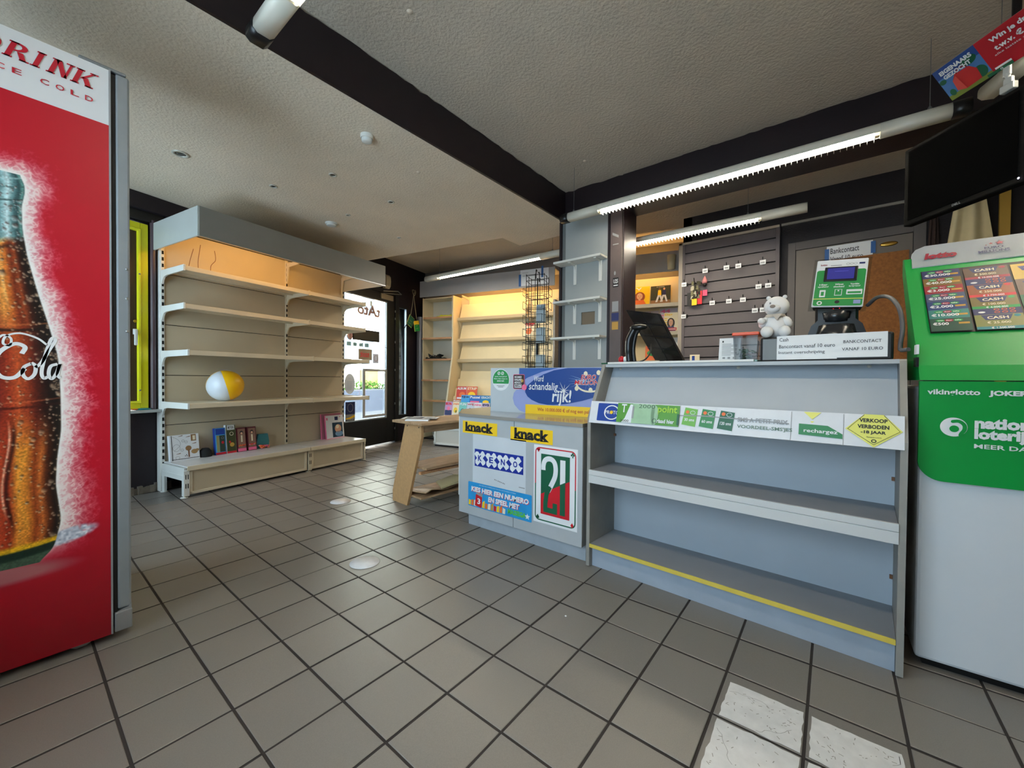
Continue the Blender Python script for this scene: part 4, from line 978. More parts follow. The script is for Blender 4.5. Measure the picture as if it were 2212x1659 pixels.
for k, ch in enumerate('KENO'):
    c = .87+k*.435; z = 2.13
    for s_ in (-1, 1):
        t = math.radians(45*s_+4); dx, dz = math.cos(t), math.sin(t); nx, nz = -dz, dx; pts = []
        for q, (L, W_) in enumerate(((-.235, -.075), (-.1, -.085), (.1, -.075), (.22, -.085), (.245, 0.02), (.22, .08), (.02, .078), (-.18, .088), (-.24, .03))): pts.append((c+dx*L+nx*W_, z+dz*L+nz*W_))
        mb.poly(pl, pts, p_white, 2+.3*s_)
    mb.text(pl, ch, c-.075, z-.085, c+.075, z+.085, MATS['royal_blue'], 3, .03)
mb.ell(pl, 2.4, 2.06, .025, .025, p_white, 2)
for k in range(7): mb.rect(pl, 1.42+k*.06, 1.58-.01*k, 1.45+k*.06+random.random()*.03, 1.61-.01*k, p_grey, 1)
mb.rect(pl, 2.3, 1.52, 2.5, 1.545, p_grey, 1); mb.build('blue_game_sticker', sc)
mb = MB(); cy = mat('cyan_banner', (36, 150, 214), .4, noise=.12, nscale=14)
mb.rect(pl, .4, .67, 2.735, 1.39, cy, 1.5, .03)
mb.text(pl, 'KIES HIER EEN NUMERO', .53, 1.12, 2.64, 1.27, p_white, 3, .045, .12); mb.text(pl, 'KIES HIER EEN NUMERO', .545, 1.105, 2.655, 1.255, mat('banner_rose', (206, 60, 90), .5), 2.4, .05, .12)
mb.text(pl, 'EN SPEEL MET', 1.2, .92, 2.33, 1.07, p_white, 3, .045, .12); mb.text(pl, 'EN SPEEL MET', 1.213, .905, 2.343, 1.055, MATS['banner_rose'], 2.4, .05, .12)
mb.text(pl, 'DE NIEUWE COMPILATIE VAN DE NATIONALE LOTERIJ', .85, 1.325, 2.2, 1.35, p_white, 3, .01)
mb.poly(pl, [(.68, .72), (.93, .68), (.97, 1.0), (.72, 1.06)], p_red, 2); mb.poly(pl, [(.73, 1.0), (.97, .95), (.98, 1.1), (.75, 1.15)], p_grey, 1.8); mb.text(pl, '3', .78, .78, .9, .95, p_white, 3, .03)
for k in range(13):
    a = .42+k*.11; mb.poly(pl, [(a, .7), (a+.09, .7), (a+.1, .84+.04*(k % 3)), (a+.01, .86)], (p_yellow, p_orange, p_cream, p_gold, p_red)[k % 5], 1.7)
mb.text(pl, 'MASSEGA', 1.93, .74, 2.55, .88, mat('banner_green', (90, 190, 60), .5), 3, .05, 0, -.0); mb.star(pl, 2.6, .8, .09, p_white, 3)
mb.build('cyan_banner', sc)
mb = MB(); mb.rect(pl, 2.79, .745, 4.089, 2.75, p_white, 1)
for (m_, z0, z1) in ((p_red, 1.75, 2.68), (p_dgreen, .82, 1.75)):
    s_ = 1 if m_ is p_red else -1
    ze = z1 if s_ > 0 else z0
    P = [(2.85, 1.75)]+[(2.85+.12*(1-math.cos(t)), ze-s_*.12*(1-math.sin(t))) for t in [math.radians(15*i) for i in range(7)]]+[(4.03-.12*(1-math.sin(t)), ze-s_*.12*(1-math.cos(t))) for t in [math.radians(15*i) for i in range(7)]]+[(4.03, 1.75)]
    mb.stroke(pl, P, .03, m_, 2)
mb.rect(pl, 3.02, .985, 3.872, 2.533, p_dgreen, 2); mb.poly(pl, [(3.02, .985), (3.872, .985), (3.872, 1.94), (3.02, 1.49)], p_red, 3)
two = [(3.1, 2.12), (3.1, 2.24), (3.14, 2.36), (3.23, 2.42), (3.34, 2.42), (3.43, 2.35), (3.47, 2.2), (3.45, 2.0), (3.36, 1.8), (3.25, 1.6)]
mb.stroke(pl, [(p[0], p[1]) for p in spline(two, 6)], .13, p_white, 4)
mb.poly(pl, [(3.16, 1.56), (3.2, 1.66), (3.33, 1.75), (3.3, 1.62)], p_white, 4)
mb.stroke(pl, [(3.3, 1.72), (3.2, 1.52), (3.17, 1.3), (3.17, 1.12)], .13, p_dgreen, 4.4); mb.rect(pl, 3.11, 1.05, 3.52, 1.18, p_dgreen, 4.2); mb.rect(pl, 3.39, 1.18, 3.52, 1.32, p_dgreen, 4.2)
mb.poly(pl, [(3.6, 1.82), (3.75, 1.9), (3.75, 2.44), (3.6, 2.44)], p_white, 4); mb.poly(pl, [(3.6, 1.06), (3.75, 1.06), (3.75, 1.88), (3.6, 1.8)], p_dgreen, 4.2)
for a, z, m_, kind in ((2.94, 2.62, p_red, 'h'), (3.95, 2.6, p_dgreen, 'c'), (2.93, .9, p_dgreen, 's'), (3.95, .88, p_red, 'd')):
    r = .045
    if kind == 'd': mb.poly(pl, [(a, z+r*1.4), (a+r, z), (a, z-r*1.4), (a-r, z)], m_, 3)
    elif kind in 'hs':
        s_ = 1 if kind == 'h' else -1
        mb.ell(pl, a-r*.5, z+s_*r*.5, r*.6, r*.6, m_, 3, 12); mb.ell(pl, a+r*.5, z+s_*r*.5, r*.6, r*.6, m_, 3, 12); mb.poly(pl, [(a-r*1.05, z+s_*r*.35), (a+r*1.05, z+s_*r*.35), (a, z-s_*r*1.3)], m_, 3)
        if kind == 's': mb.poly(pl, [(a-r*.4, z-r*1.5), (a+r*.4, z-r*1.5), (a, z-r*.3)], m_, 3)
    else:
        for q, p in ((0, .7), (-.7, -.1), (.7, -.1)): mb.ell(pl, a+q*r, z+p*r, r*.55, r*.55, m_, 3, 12)
        mb.poly(pl, [(a-r*.4, z-r*1.5), (a+r*.4, z-r*1.5), (a, z)], m_, 3)
mb.build('playing_card_sticker', sc)
# raised screen board behind the worktop
bA = Vector((1.28, 4.10, 3.39)); rdir = Vector((.45, -4.2, 0)).normalized(); nrm = rdir.cross(Vector((0, 0, 1)))
mb = MB(); mb.slab([bA, bA+rdir*4.15, bA+rdir*4.15+Vector((0, 0, 1.4)), bA+Vector((0, 0, 1.4))], -nrm*.08, mat('screen_board', (186, 194, 200), .35, noise=.03, nscale=6)); mb.build('screen_board', sc)
pl = Plane(bA+nrm*.006, rdir, (0, 0, 1), .006)
def B(z): return z-3.39
mb = MB(); mid = mat('poster_blue', (46, 92, 168), .35, noise=.05, nscale=10); deep = mat('poster_deep_blue', (8, 62, 140), .35)
mb.rect(pl, 1.09, .28, 4.1, 1.39, p_lil, 0)
mb.poly(pl, [(.9, 0.62), (.86, .45), (.92, .25), (1.1, .08), (1.34, .0), (1.34, .7), (1.0, .72)], p_lil, .5)
mb.poly(pl, [(1.09, .92), (1.4, 1.1), (1.9, 1.28), (2.45, 1.39), (1.09, 1.39)], mid, 1)
def ov(t): return (2.6+1.28*math.cos(t)+.0, .93+.63*math.sin(t)+.13*math.cos(t))
pts = [ov(math.radians(70+4*i)) for i in range(56)]
pts = [(1.316, .65), (1.33, .75), (1.42, .88), (1.62, 1.03), (1.95, 1.2), (2.3, 1.32), (2.75, 1.385), (4.1, 1.385), (4.1, .78), (3.7, .6), (3.2, .45), (2.7, .34), (2.3, .295), (2.08, .292), (1.8, .33), (1.55, .42), (1.4, .52)]
mb.poly(pl, pts, deep, 2)
mb.rect(pl, 1.335, .0, 4.1, .275, p_yellow, 3)
mb.text(pl, 'Win 10.000.000 € of nog een pak meer', 1.76, .06, 3.75, .2, mat('poster_rust', (196, 92, 40), .5), 4, .02)
mb.text(pl, 'Word', 1.63, .98, 1.965, 1.165, p_white, 4, .012, .1); mb.text(pl, 'schandalig', 1.455, .66, 2.44, .95, p_white, 4, .012, .1); mb.text(pl, 'rijk!', 2.25, .27, 2.87, .75, p_white, 4, .02, .1)
mb.text(pl, 'EURO', 3.16, 1.04, 3.62, 1.2, p_white, 4, .05, .2); mb.text(pl, 'EURO', 3.16, 1.05, 3.62, 1.19, p_red, 5, .015, .2)
mb.text(pl, 'MiLLiONS', 2.965, .9, 3.8, 1.045, p_white, 4, .05, .2); mb.text(pl, 'MiLLiONS', 2.965, .91, 3.8, 1.035, p_red, 5, .015, .2)
for k in range(10):
    t = math.radians(36*k+8); L = .3 if k % 2 else .2; mb.poly(pl, [(2.63-.012*math.sin(t), .72+.012*math.cos(t)), (2.63+L*math.cos(t), .72+L*math.sin(t)), (2.63+.012*math.sin(t), .72-.012*math.cos(t))], p_white, 5)
for t in (155, 168, 180, 192, 205, 260, 285): mb.poly(pl, [(3.35, 1.0), (3.35+.6*math.cos(math.radians(t)), 1.0+.42*math.sin(math.radians(t))), (3.35, 1.02)], mat('ray_blue', (150, 186, 224), .4), 3)
mb.ring(pl, 3.42, .95, .42, .26, .05, p_cream, 3.4, 24, 180, 350)
for a, b in ((3.03, .8), (3.45, .76), (3.3, 1.22), (3.68, 1.25)): mb.ell(pl, a, b, .06, .07, p_cream, 3.6, 14)
mb.build('lottery_poster', sc)
mb = MB(); mb.ell(pl, .4, 1.02, .335, .345, p_white); mb.poly(pl, [(.4+.315*math.cos(t), 1.02+.325*math.sin(t)) for t in [math.radians(-22+8*i) for i in range(29)]], p_green, 1)
for a in (.33, .47): mb.ring(pl, a, 1.23, .055, .055, .02, p_white, 2, 14); mb.stroke(pl, [(a-.03, 1.2), (a+.03, 1.26)], .015, p_white, 2)
for k, (s_, w_) in enumerate((('Spelen vanaf gekend', .23), ('Blijven. Daar zorgen we', .26), ('samen voor.', .14))): mb.text(pl, s_, .4-w_, 1.1-k*.07, .4+w_, 1.145-k*.07, p_white, 2, .02)
mb.rect(pl, .25, .82, .55, .84, p_grey, 2); mb.rect(pl, .3, .78, .5, .8, p_grey, 2); mb.build('green_round_sticker', sc)
mb = MB(); mb.rect(pl, .885, .74, 1.3, 1.2, p_pink, 4, .04); mb.rect(pl, .9, .755, 1.285, 1.185, mat('print_maroon_black', (52, 26, 22), .4), 5, .03)
for k, s_ in enumerate(('XCARD', 'ONLINE', 'ADULT', 'STORE')): mb.text(pl, s_, .93, 1.08-k*.085, 1.2, 1.145-k*.085, p_white, 6, .03)
mb.rect(pl, .93, .785, 1.2, .81, p_white, 6); mb.ell(pl, 1.22, 1.0, .045, .05, p_gold, 6); mb.ell(pl, 1.3, .8, .09, .09, p_pink, 7); mb.build('small_card_sticker', sc)

# ------------------------------------------------------------------ open shelf counter
RD = math.atan2(-.25, 5.4)
so = thing('shelf_counter', 'grey open display counter with two shelves, yellow edge and a white label rail', 'counter', (5.74, -2.65, 0), RD)
prof = [(0, .02), (.05, 0), (1.9, 0), (1.9, 4.83), (.72, 4.83), (.68, 4.8), (0, 3.55)]
for y0, y1 in ((-.085, 0), (-5.45, -5.365)):
    mb = MB(); mb.prism([(p[0], p[1]) for p in prof], 'y', y0, y1, grey_edge); mb.build('side_panel', so)
mb = MB(); mb.box(1.25, -5.365, .1, 1.32, -.085, 3.6, mat('display_back', (170, 180, 190), .45, noise=.04, nscale=5)); mb.build('back_panel', so)
mb = MB(); mb.prism([(.46, 3.5), (1.12, 4.8), (1.2, 4.8), (.54, 3.5)], 'y', -5.36, -.09, mat('display_slope', (172, 180, 188), .45, noise=.04, nscale=5)); mb.build('sloping_panel', so)
mb = MB(); mb.box(.7, -5.365, 4.76, 1.9, -.085, 4.83, grey_lam); mb.build('top_board', so)
mb = MB(); mb.box(.13, -5.36, 0, .2, -.09, .47, mat('counter_kick2', (160, 172, 186), .5, noise=.08, nscale=10)); mb.build('kick_plate', so)
mb = MB(); mb.box(.01, -5.36, .48, 1.25, -.09, .555, mat('shelf_grey', (138, 140, 144), .5, noise=.05, nscale=6)); sh = mb.build('shelf', so)
mb = MB(); mb.box(-.008, -5.36, .475, .012, -.09, .558, mat('yellow_edge', (222, 198, 84), .5, noise=.06, nscale=20)); mb.build('edge_band', sh)
mb = MB(); mb.box(.02, -5.36, 2.25, 1.25, -.09, 2.31, MATS['shelf_grey']); sh = mb.build('shelf', so)
lt = mat('rail_pale', (206, 208, 208), .45, noise=.03, nscale=6)
mb = MB(); mb.box(-.03, -5.37, 2.2, .03, -.06, 2.32, lt, .006); mb.box(-.025, -5.37, 2.01, .025, -.06, 2.195, lt, .006); mb.build('front_lip', sh)
mb = MB(); mb.box(.05, -5.36, 3.43, 1.25, -.09, 3.5, grey_edge); mb.build('shelf', so)
railA = Vector((-.03, -.05, 3.44)); ru = Vector((.13, 0, .5))
mb = MB(); mb.slab([railA, railA+Vector((0, -5.36, 0)), railA+Vector((0, -5.36, 0))+ru, railA+ru], (.05, 0, -.013), mat('rail_white', (222, 224, 228), .45, noise=.03, nscale=30)); mb.build('label_rail', so)
pl = Plane(railA+Vector((-.006, 0, .002)), (0, -1, 0), ru, .006)
def Rz(z): return (z-3.44)*1.033
mb = MB(); mb.rect(pl, .2, Rz(3.5), .72, Rz(3.9), p_blue, 0, .02); mb.ring(pl, .56, Rz(3.7), .19, .17, .025, p_white, 1); mb.text(pl, 'PROTO', .4, Rz(3.66), .74, Rz(3.74), p_white, 2, .01); mb.ell(pl, .56, Rz(3.7), .04, .04, p_yellow, 3)
mb.rect(pl, .7, Rz(3.5), 2.065, Rz(3.92), mat('leaf_green', (86, 156, 48), .45, noise=.15, nscale=8), 3)
mb.poly(pl, [(.82, Rz(3.5)), (.9, Rz(3.6)), (1.0, Rz(3.9)), (1.12, Rz(3.9)), (1.15, Rz(3.5))], p_white, 4); mb.text(pl, 'T', .8, Rz(3.72), .92, Rz(3.9), p_white, 4, .02); mb.text(pl, '2000', .8, Rz(3.515), 1.0, Rz(3.565), p_black, 5)
mb.rect(pl, 1.06, Rz(3.5), 1.56, Rz(3.92), mat('banknote_green', (158, 196, 158), .5, noise=.1, nscale=25), 5); mb.ell(pl, 1.56, Rz(3.7), .08, Rz(3.64), MATS['banknote_green'], 5); mb.text(pl, '2000', 1.2, Rz(3.83), 1.56, Rz(3.91), mat('note_ink', (70, 100, 80), .5), 6)
mb.ring(pl, 1.57, Rz(3.58), .05, .05, .012, MATS['note_ink'], 6, 14); mb.text(pl, 'point', 1.62, Rz(3.72), 2.02, Rz(3.9), mat('lime', (170, 214, 60), .5), 5, .02); mb.text(pl, 'rlaad hier', 1.62, Rz(3.545), 1.98, Rz(3.63), p_white, 5, .03)
mb.rect(pl, 1.06, Rz(3.6), 1.1, Rz(3.86), p_grey, 6); mb.rect(pl, 2.03, Rz(3.53), 2.07, Rz(3.75), p_dgreen, 6)
mb.build('topup_label', so)
for k, (a, c, n) in enumerate(((2.12, p_green, '30 sms'), (2.45, mat('mid_green', (40, 130, 70), .45), '60 sms'), (2.78, p_dgreen, '120 sms'))):
    mb = MB(); mb.poly(pl, [(a, Rz(3.56-.012*k)), (a+.26, Rz(3.53-.012*k)), (a+.29, Rz(3.87-.012*k)), (a+.05, Rz(3.9-.012*k))], c if k else mat('lime_card', (112, 180, 70), .45), 1)
    mb.ell(pl, a+.1, Rz(3.81), .035, .035, p_orange, 2, 12); mb.text(pl, n, a+.05, Rz(3.63-.012*k), a+.24, Rz(3.69-.012*k), p_white, 2, .02); mb.ring(pl, a+.2, Rz(3.8), .05, .04, .008, p_white, 2, 14); mb.build('sms_card', so)
mb = MB(); mb.text(pl, 'SMS A PETIT PRIX', 3.12, Rz(3.69), 3.9, Rz(3.77), p_grey, 1, .02); mb.text(pl, "VOORDEEL-SMS'JES", 3.12, Rz(3.56), 3.97, Rz(3.64), mat('ink_green_grey', (100, 128, 112), .5), 1, .02)
mb.stroke(pl, [(2.05, Rz(3.73)), (2.5, Rz(3.75)), (3.1, Rz(3.74)), (3.5, Rz(3.73)), (3.92, Rz(3.71))], .02, p_grey, 2); mb.build('torn_print', so)
mb = MB(); mb.rect(pl, 3.945, .0, 3.952, .5, p_grey, 1); mb.rect(pl, 4.645, 0, 4.652, .5, p_grey, 1)
mb.poly(pl, [(4.12, Rz(3.93)), (4.36, Rz(3.93)), (4.24, Rz(3.81))], p_lyel, 1); mb.poly(pl, [(4.21, Rz(3.78)), (4.27, Rz(3.78)), (4.24, Rz(3.75))], p_lyel, 1)
mb.poly(pl, [(4.06, Rz(3.55)), (4.64, Rz(3.53)), (4.64, Rz(3.6)), (4.45, Rz(3.72)), (4.06, Rz(3.73))], mat('recharge_green', (46, 132, 80), .5), 1); mb.text(pl, 'rechargez', 4.13, Rz(3.575), 4.58, Rz(3.655), p_white, 2, .02); mb.build('recharge_label', so)
mb = MB(); mb.poly(pl, [(4.67, Rz(3.7)), (5.015, .0), (5.34, Rz(3.7)), (5.13, Rz(3.94)), (4.9, Rz(3.94))], mat('warning_yellow', (230, 228, 110), .5), 1)
mb.stroke(pl, [(4.9, Rz(3.93)), (4.7, Rz(3.7)), (5.015, Rz(3.48)), (5.31, Rz(3.7)), (5.13, Rz(3.93))], .007, p_black, 2)
for s_, a0, a1, z0, z1 in (('VERKOOP', 4.84, 5.17, 3.815, 3.875), ('VERBODEN', 4.82, 5.19, 3.72, 3.78), ('-18 JAAR', 4.86, 5.155, 3.63, 3.69)): mb.text(pl, s_, a0, Rz(z0), a1, Rz(z1), p_black, 2, .035)
mb.text(pl, 'Nationale Loterij', 4.93, Rz(3.575), 5.1, Rz(3.6), p_black, 2); mb.ring(pl, 5.015, Rz(3.535), .032, .028, .012, p_black, 2, 14); mb.build('age_warning_label', so)
for y, z in ((-5.34, 1.05), (-5.34, 2.75), (-.11, 3.0)): mb = MB(); mb.box(1.16, y-.02, z, 1.22, y+.02, z+.06, p_brown); mb.build('shelf_peg', so)
sl = Plane((1.12, 0, 4.8), (0, -1, 0), (-.66, 0, -1.3), .004)
for y in (-.3, -1.55, -2.95, -5.0): mb = MB(); mb.lathe([(.035, 0), (.03, .012), (0, .014)], mat('screw_pale', (200, 196, 184), .4), (1.085, y, 4.73), 10, (-.89, 0, .45)); mb.build('screw_head', so)
# glass plate and white strip along the top
gp_ = mat('green_glass_edge', (40, 90, 66), .1)
mb = MB(); mb.box(.72, -3.35, 4.835, 2.1, .05, 4.87, gp_); single(mb, 'glass_plate', 'green-edged glass plate lying along the top of the shelf counter', 'glass plate', (5.74, -2.65, 0), RD)
mb = MB(); mb.box(.68, -3.3, 4.835, .715, -.15, 4.88, white_paint); single(mb, 'white_strip', 'thin white strip along the top edge of the shelf counter', 'strip', (5.74, -2.65, 0), RD)

# ------------------------------------------------------------------ lottery stand
RS = .02
ls = thing('lottery_stand', 'green and white lottery play stand at the right edge of the view', 'stand', (5.98, -8.255, 0), RS)
gr = mat('stand_green', (0, 150, 62), .38, noise=.03, nscale=4); swh = mat('stand_white', (214, 220, 226), .45, noise=.03, nscale=4)
WD = 2.5
mb = MB(); mb.box(.08, -WD, .12, 1.6, -.02, 4.4, swh, .05); mb.build('cabinet', ls)
mb = MB(); mb.box(.2, -WD+.1, 0, 1.5, -.12, .12, black); mb.build('plinth', ls)
def rpoly(a0, b0, a1, b1, rb):
    pts = [(a0, b1)]
    pts += [(a0+rb-rb*math.cos(t), b0+rb-rb*math.sin(t)) for t in [math.radians(9*i) for i in range(11)]]
    pts += [(a1-rb+rb*math.sin(t), b0+rb-rb*math.cos(t)) for t in [math.radians(9*i) for i in range(11)]]
    return pts+[(a1, b1)]
mb = MB(); mb.prism([(-a, b) for a, b in rpoly(0, 2.95, WD+.02, 4.475, .28)], 'x', -.0, .085, gr); mb.build('green_front', ls)
# lectern: side profile (x, z)
lp = [(0, 4.49), (.12, 4.72), (.36, 5.0), (.72, 5.42), (1.35, 6.2), (1.82, 6.78), (1.95, 6.8), (1.95, 6.5), (1.2, 5.4), (1.2, 4.49)]
mb = MB(); mb.prism(lp, 'y', -WD-.02, 0, gr); mb.build('lectern', ls)
su = Vector((.806, 0, 1)).normalized(); sO = Vector((-.02, 0, 4.48)); 
pl = Plane(sO+Vector((-.024, 0, .02)), (0, -1, 0), su, .008)
mb = MB(); mb.poly(pl, [(.09, 2.66), (2.43, 2.66), (2.43, 2.95), (2.35, 3.15), (2.2, 3.25), (.3, 3.25), (.17, 3.17), (.11, 3.05)], swh, 0)
mb.slab([pl.p(a, b, 0) for a, b in ((.09, 2.66), (2.43, 2.66), (2.43, 2.95), (2.35, 3.15), (2.2, 3.25), (.3, 3.25), (.17, 3.17), (.11, 3.05))], -pl.n*.06, swh)
lm = mat('lotto_crimson', (150, 20, 50), .45)
mb.text(pl, 'lotto', .26, 2.83, .68, 3.0, lm, 2, .06, .2); mb.text(pl, 'EURO', 1.01, 2.92, 1.23, 2.98, p_dblue, 2, .04); mb.text(pl, 'MILLIONS', .93, 2.82, 1.29, 2.89, p_dblue, 2, .04)
mb.star(pl, 1.2, 3.06, .06, lm, 2); mb.star(pl, 1.1, 3.06, .03, lm, 2); mb.star(pl, 1.04, 3.03, .015, lm, 2); mb.build('header', ls)
mb = MB(); mb.rect(pl, .19, .97, 2.32, 2.52, mat('ticket_tray', (40, 36, 34), .5), 0)
cols = [(p_dblue, '€30.000'), (mat('t_gold', (120, 92, 40), .4), '€40.000'), (mat('t_red', (150, 28, 40), .4), '€3.000'), (mat('t_slate', (64, 78, 110), .4), '€25.000'), (mat('t_blue', (24, 56, 110), .4), '€2.000'), (mat('t_teal', (50, 126, 120), .4), '€10.000'), (mat('t_green', (24, 72, 58), .4), '€500')]
for k, (c, s_) in enumerate(cols):
    t1 = 2.5-k*.205; t0 = t1-.21 if k < 6 else .98
    mb.rect(pl, .2+.0, t0, .66, t1, c, 1+.4*k)
    for q, cc in enumerate((p_green, lm, p_green)): mb.ell(pl, .32+q*.1, t1-.05, .055, .03, cc, 1.15+.4*k, 12)
    for q, ww in enumerate(('win', 'for', 'life')): mb.text(pl, ww, .285+q*.1, t1-.062, .355+q*.1, t1-.038, p_white, 1.25+.4*k, .02)
    mb.text(pl, s_, .23, t1-.155, .23+.045*len(s_), t1-.09, p_white, 1.25+.4*k, .03)
    mb.rect(pl, .52, t1-.14, .64, t1-.1, p_gold, 1.2+.4*k)
for k, (c, c2, s_, s2) in enumerate(((mat('c_bronze', (88, 58, 40), .4), lm, '€ 500.000', '€ 10.000.000'), (p_dblue, p_dblue, '', ''), (mat('c_copper', (150, 74, 34), .4), p_red, '€ 250.000', '€ 3.750.000'), (mat('c_olive', (110, 96, 40), .4), p_green, '€ 100.000', '€ 4.000.000'), (p_dblue, p_dblue, '', ''), (mat('c_moss', (122, 124, 62), .4), p_teal, '€ 25.000', '€ 1.500.000'))):
    t1 = (2.46, 2.17, 2.02, 1.72, 1.44, 1.3)[k]; t0 = (2.17, 2.02, 1.72, 1.44, 1.3, .98)[k]
    mb.rect(pl, .7, t0, 1.2, t1, c, 1+.4*k)
    if s_:
        mb.poly(pl, [(.77, t1-.01), (1.1, t1-.01), (1.06, t1-.12), (.81, t1-.12)], p_dblue, 1.2+.4*k); mb.text(pl, 'CASH', .83, t1-.1, 1.05, t1-.04, p_cream, 1.3+.4*k, .03)
        mb.text(pl, s_, .82, t1-.2, 1.06, t1-.15, p_cream, 1.3+.4*k, .01); mb.rect(pl, .7, t0, 1.2, t0+.06, c2, 1.15+.4*k); mb.text(pl, s2, .85, t0+.01, 1.08, t0+.05, p_white, 1.3+.4*k, .02); mb.ell(pl, 1.14, t1-.04, .035, .03, c2, 1.3+.4*k, 12)
    else:
        for q in range(6): mb.ring(pl, .95+.08*(q % 3), t0+.05+.06*(q//3), .03, .022, .008, p_orange, 1.2+.4*k, 12)
        mb.ell(pl, .79, t0+.06, .04, .02, p_white, 1.2+.4*k, 10)
for k in range(4):
    t1 = 2.45-k*.37; mb.rect(pl, 1.23, t1-.37, 1.75, t1, (mat('c_yellow', (200, 160, 40), .4), MATS['c_bronze'], p_dgreen, MATS['c_copper'])[k], 1); mb.poly(pl, [(1.3, t1-.06), (1.68, t1-.06), (1.64, t1-.17), (1.34, t1-.17)], p_dblue, 1.2); mb.text(pl, 'CASH', 1.36, t1-.145, 1.62, t1-.085, p_cream, 1.3, .03)
    mb.rect(pl, 1.78, t1-.37, 2.3, t1, (MATS['t_red'], MATS['t_teal'], MATS['t_gold'], p_dblue)[k], 1)
mb.build('ticket_display', ls)
pl = Plane((-.006, 0, 0), (0, -1, 0), (0, 0, 1), .006)
mb = MB(); mb.text(pl, 'vikinglotto', .085, 4.25, .63, 4.355, p_white, 1, .03); mb.text(pl, 'JOKER+', .71, 4.25, 1.14, 4.345, p_white, 1, .05)
mb.build('game_lettering', ls)
mb = MB(); mb.text(pl, 'nationale', .58, 3.785, 1.36, 3.95, p_white, 1, .05); mb.text(pl, 'loterij', .58, 3.585, 1.06, 3.785, p_white, 1, .05); mb.text(pl, 'MEER DAN SPELEN', .58, 3.495, 1.62, 3.56, p_white, 1, .02)
mb.build('company_lettering', ls)
mb = MB(); mb.ell(pl, .37, 3.79, .142, .142, p_white, 1, 32); mb.ell(pl, .375, 3.765, .05, .05, gr, 2, 20)
mb.stroke(pl, [(p[0], p[1]) for p in spline([(.34, 3.87), (.42, 3.88), (.475, 3.83), (.48, 3.76), (.45, 3.7), (.44, 3.66)], 6)], [.02]+[.045]*29+[.04], gr, 2)
mb.build('round_emblem', ls)
mb = MB(); mb.box(.1, .0, 4.9, .3, .03, 5.05, p_white); mb.box(.1, 0, 4.7, .3, .035, 4.85, black); mb.build('side_socket', ls)

# ------------------------------------------------------------------ wooden bench table
tb = thing('wooden_table', 'low wooden display table with slanted end panel and sagging shelves', 'table', (5.8, 4.3, 0), math.radians(-3))
endp = [(.93, 0), (.04, 0), (-.766, 2.44), (-.762, 2.88), (.17, 2.88), (.94, .39)]
for x in (0, 4.2):
    mb = MB(); mb.prism(endp, 'x', x, x+.1, wood_tab); ep = mb.build('end_panel', tb)
    for y in (-.63, .05): mb = MB(); mb.lathe([(.025, 0), (.02, .01), (0, .01)], p_black, (x, y, 2.78), 8, (-1, 0, 0)); mb.build('screw', ep)
mb = MB(); mb.box(-.24, -1.1, 2.885, 4.6, .62, 2.97, wood_tab2, .01); mb.build('table_top', tb)
mb = MB(); mb.box(.1, -.72, 2.6, 4.2, -.64, 2.885, wood_tab2); mb.build('apron', tb)
mb = MB(); mb.box(.1, -.62, 1.16, 4.2, -.5, 1.24, wood_edge); mb.build('cleat', tb); mb = MB(); mb.box(.1, .5, 1.16, 4.2, .62, 1.24, wood_edge); mb.build('cleat', tb)
mb = MB(); mb.box(.16, -.72, 1.3, 4.15, .5, 1.38, wood_tab2, .006); mb.xf(Matrix.Translation((0, -.1, .02)) @ Matrix.Rotation(math.radians(3), 4, 'Z')); mb.build('shelf_board', tb)
mb = MB(); mb.box(.12, -.62, .3, 4.15, .75, .36, wood_tab2, .006); mb.build('shelf_board', tb)
mb = MB(); n = 8; vs = []; fs = []
for i in range(n+1):
    for k in range(2):
        x = .2+i*.28; z = .46+.16*math.exp(-((i-1)/1.5)**2); vs += [(x, -.78+.06*i if k == 0 else .55, z if k == 0 else .41), (x, -.78+.06*i if k == 0 else .55, (z if k == 0 else .41)-.03)]
for i in range(n):
    a = 4*i; fs += [(a, a+4, a+6, a+2), (a+1, a+3, a+7, a+5), (a, a+1, a+5, a+4), (a+2, a+6, a+7, a+3)]
fs += [(0, 2, 3, 1), (4*n, 4*n+1, 4*n+3, 4*n+2)]
mb.add(vs, fs, wood_tab2); single(mb, 'plywood_sheet', 'warped thin plywood sheet lying on the bottom shelf of the wooden table', 'board', (5.8, 4.3, 0), math.radians(-3))
mb = MB(); mb.slab([(1.0, -.62, .56), (2.2, -.7, .72), (2.2, .1, .72), (1.3, .1, .6)], (0, 0, .06), mat('straw_paper', (182, 172, 128), .7)); single(mb, 'paper_sack', 'flattened straw-coloured paper sack on the lower shelf of the wooden table', 'sack', (5.8, 4.3, -.06), math.radians(-3))
mb = MB(); pp = Plane((0, 0, .05), (math.cos(-.9), math.sin(-.9), 0), (-math.sin(-.9), math.cos(-.9), 0), .003)
mb.box(-.4, -.62, 0, .4, .62, .045, p_white, .006); mb.xf(Matrix.Rotation(math.radians(-52), 4, 'Z'))
mb.rect(pp, -.62+.0, -.38, .62, .38, p_white, 1); mb.rect(pp, -.5, -.3, .1, .3, mat('mag_navy', (40, 44, 66), .4), 2); mb.ell(pp, -.2, 0, .2, .22, p_grey, 3)
for k in range(6): mb.rect(pp, .2, -.3+k*.1, .55, -.26+k*.1, p_grey, 2)
single(mb, 'open_magazine', 'black and white magazine lying on top of the wooden table', 'magazine', (6.35, 4.3, 2.97))

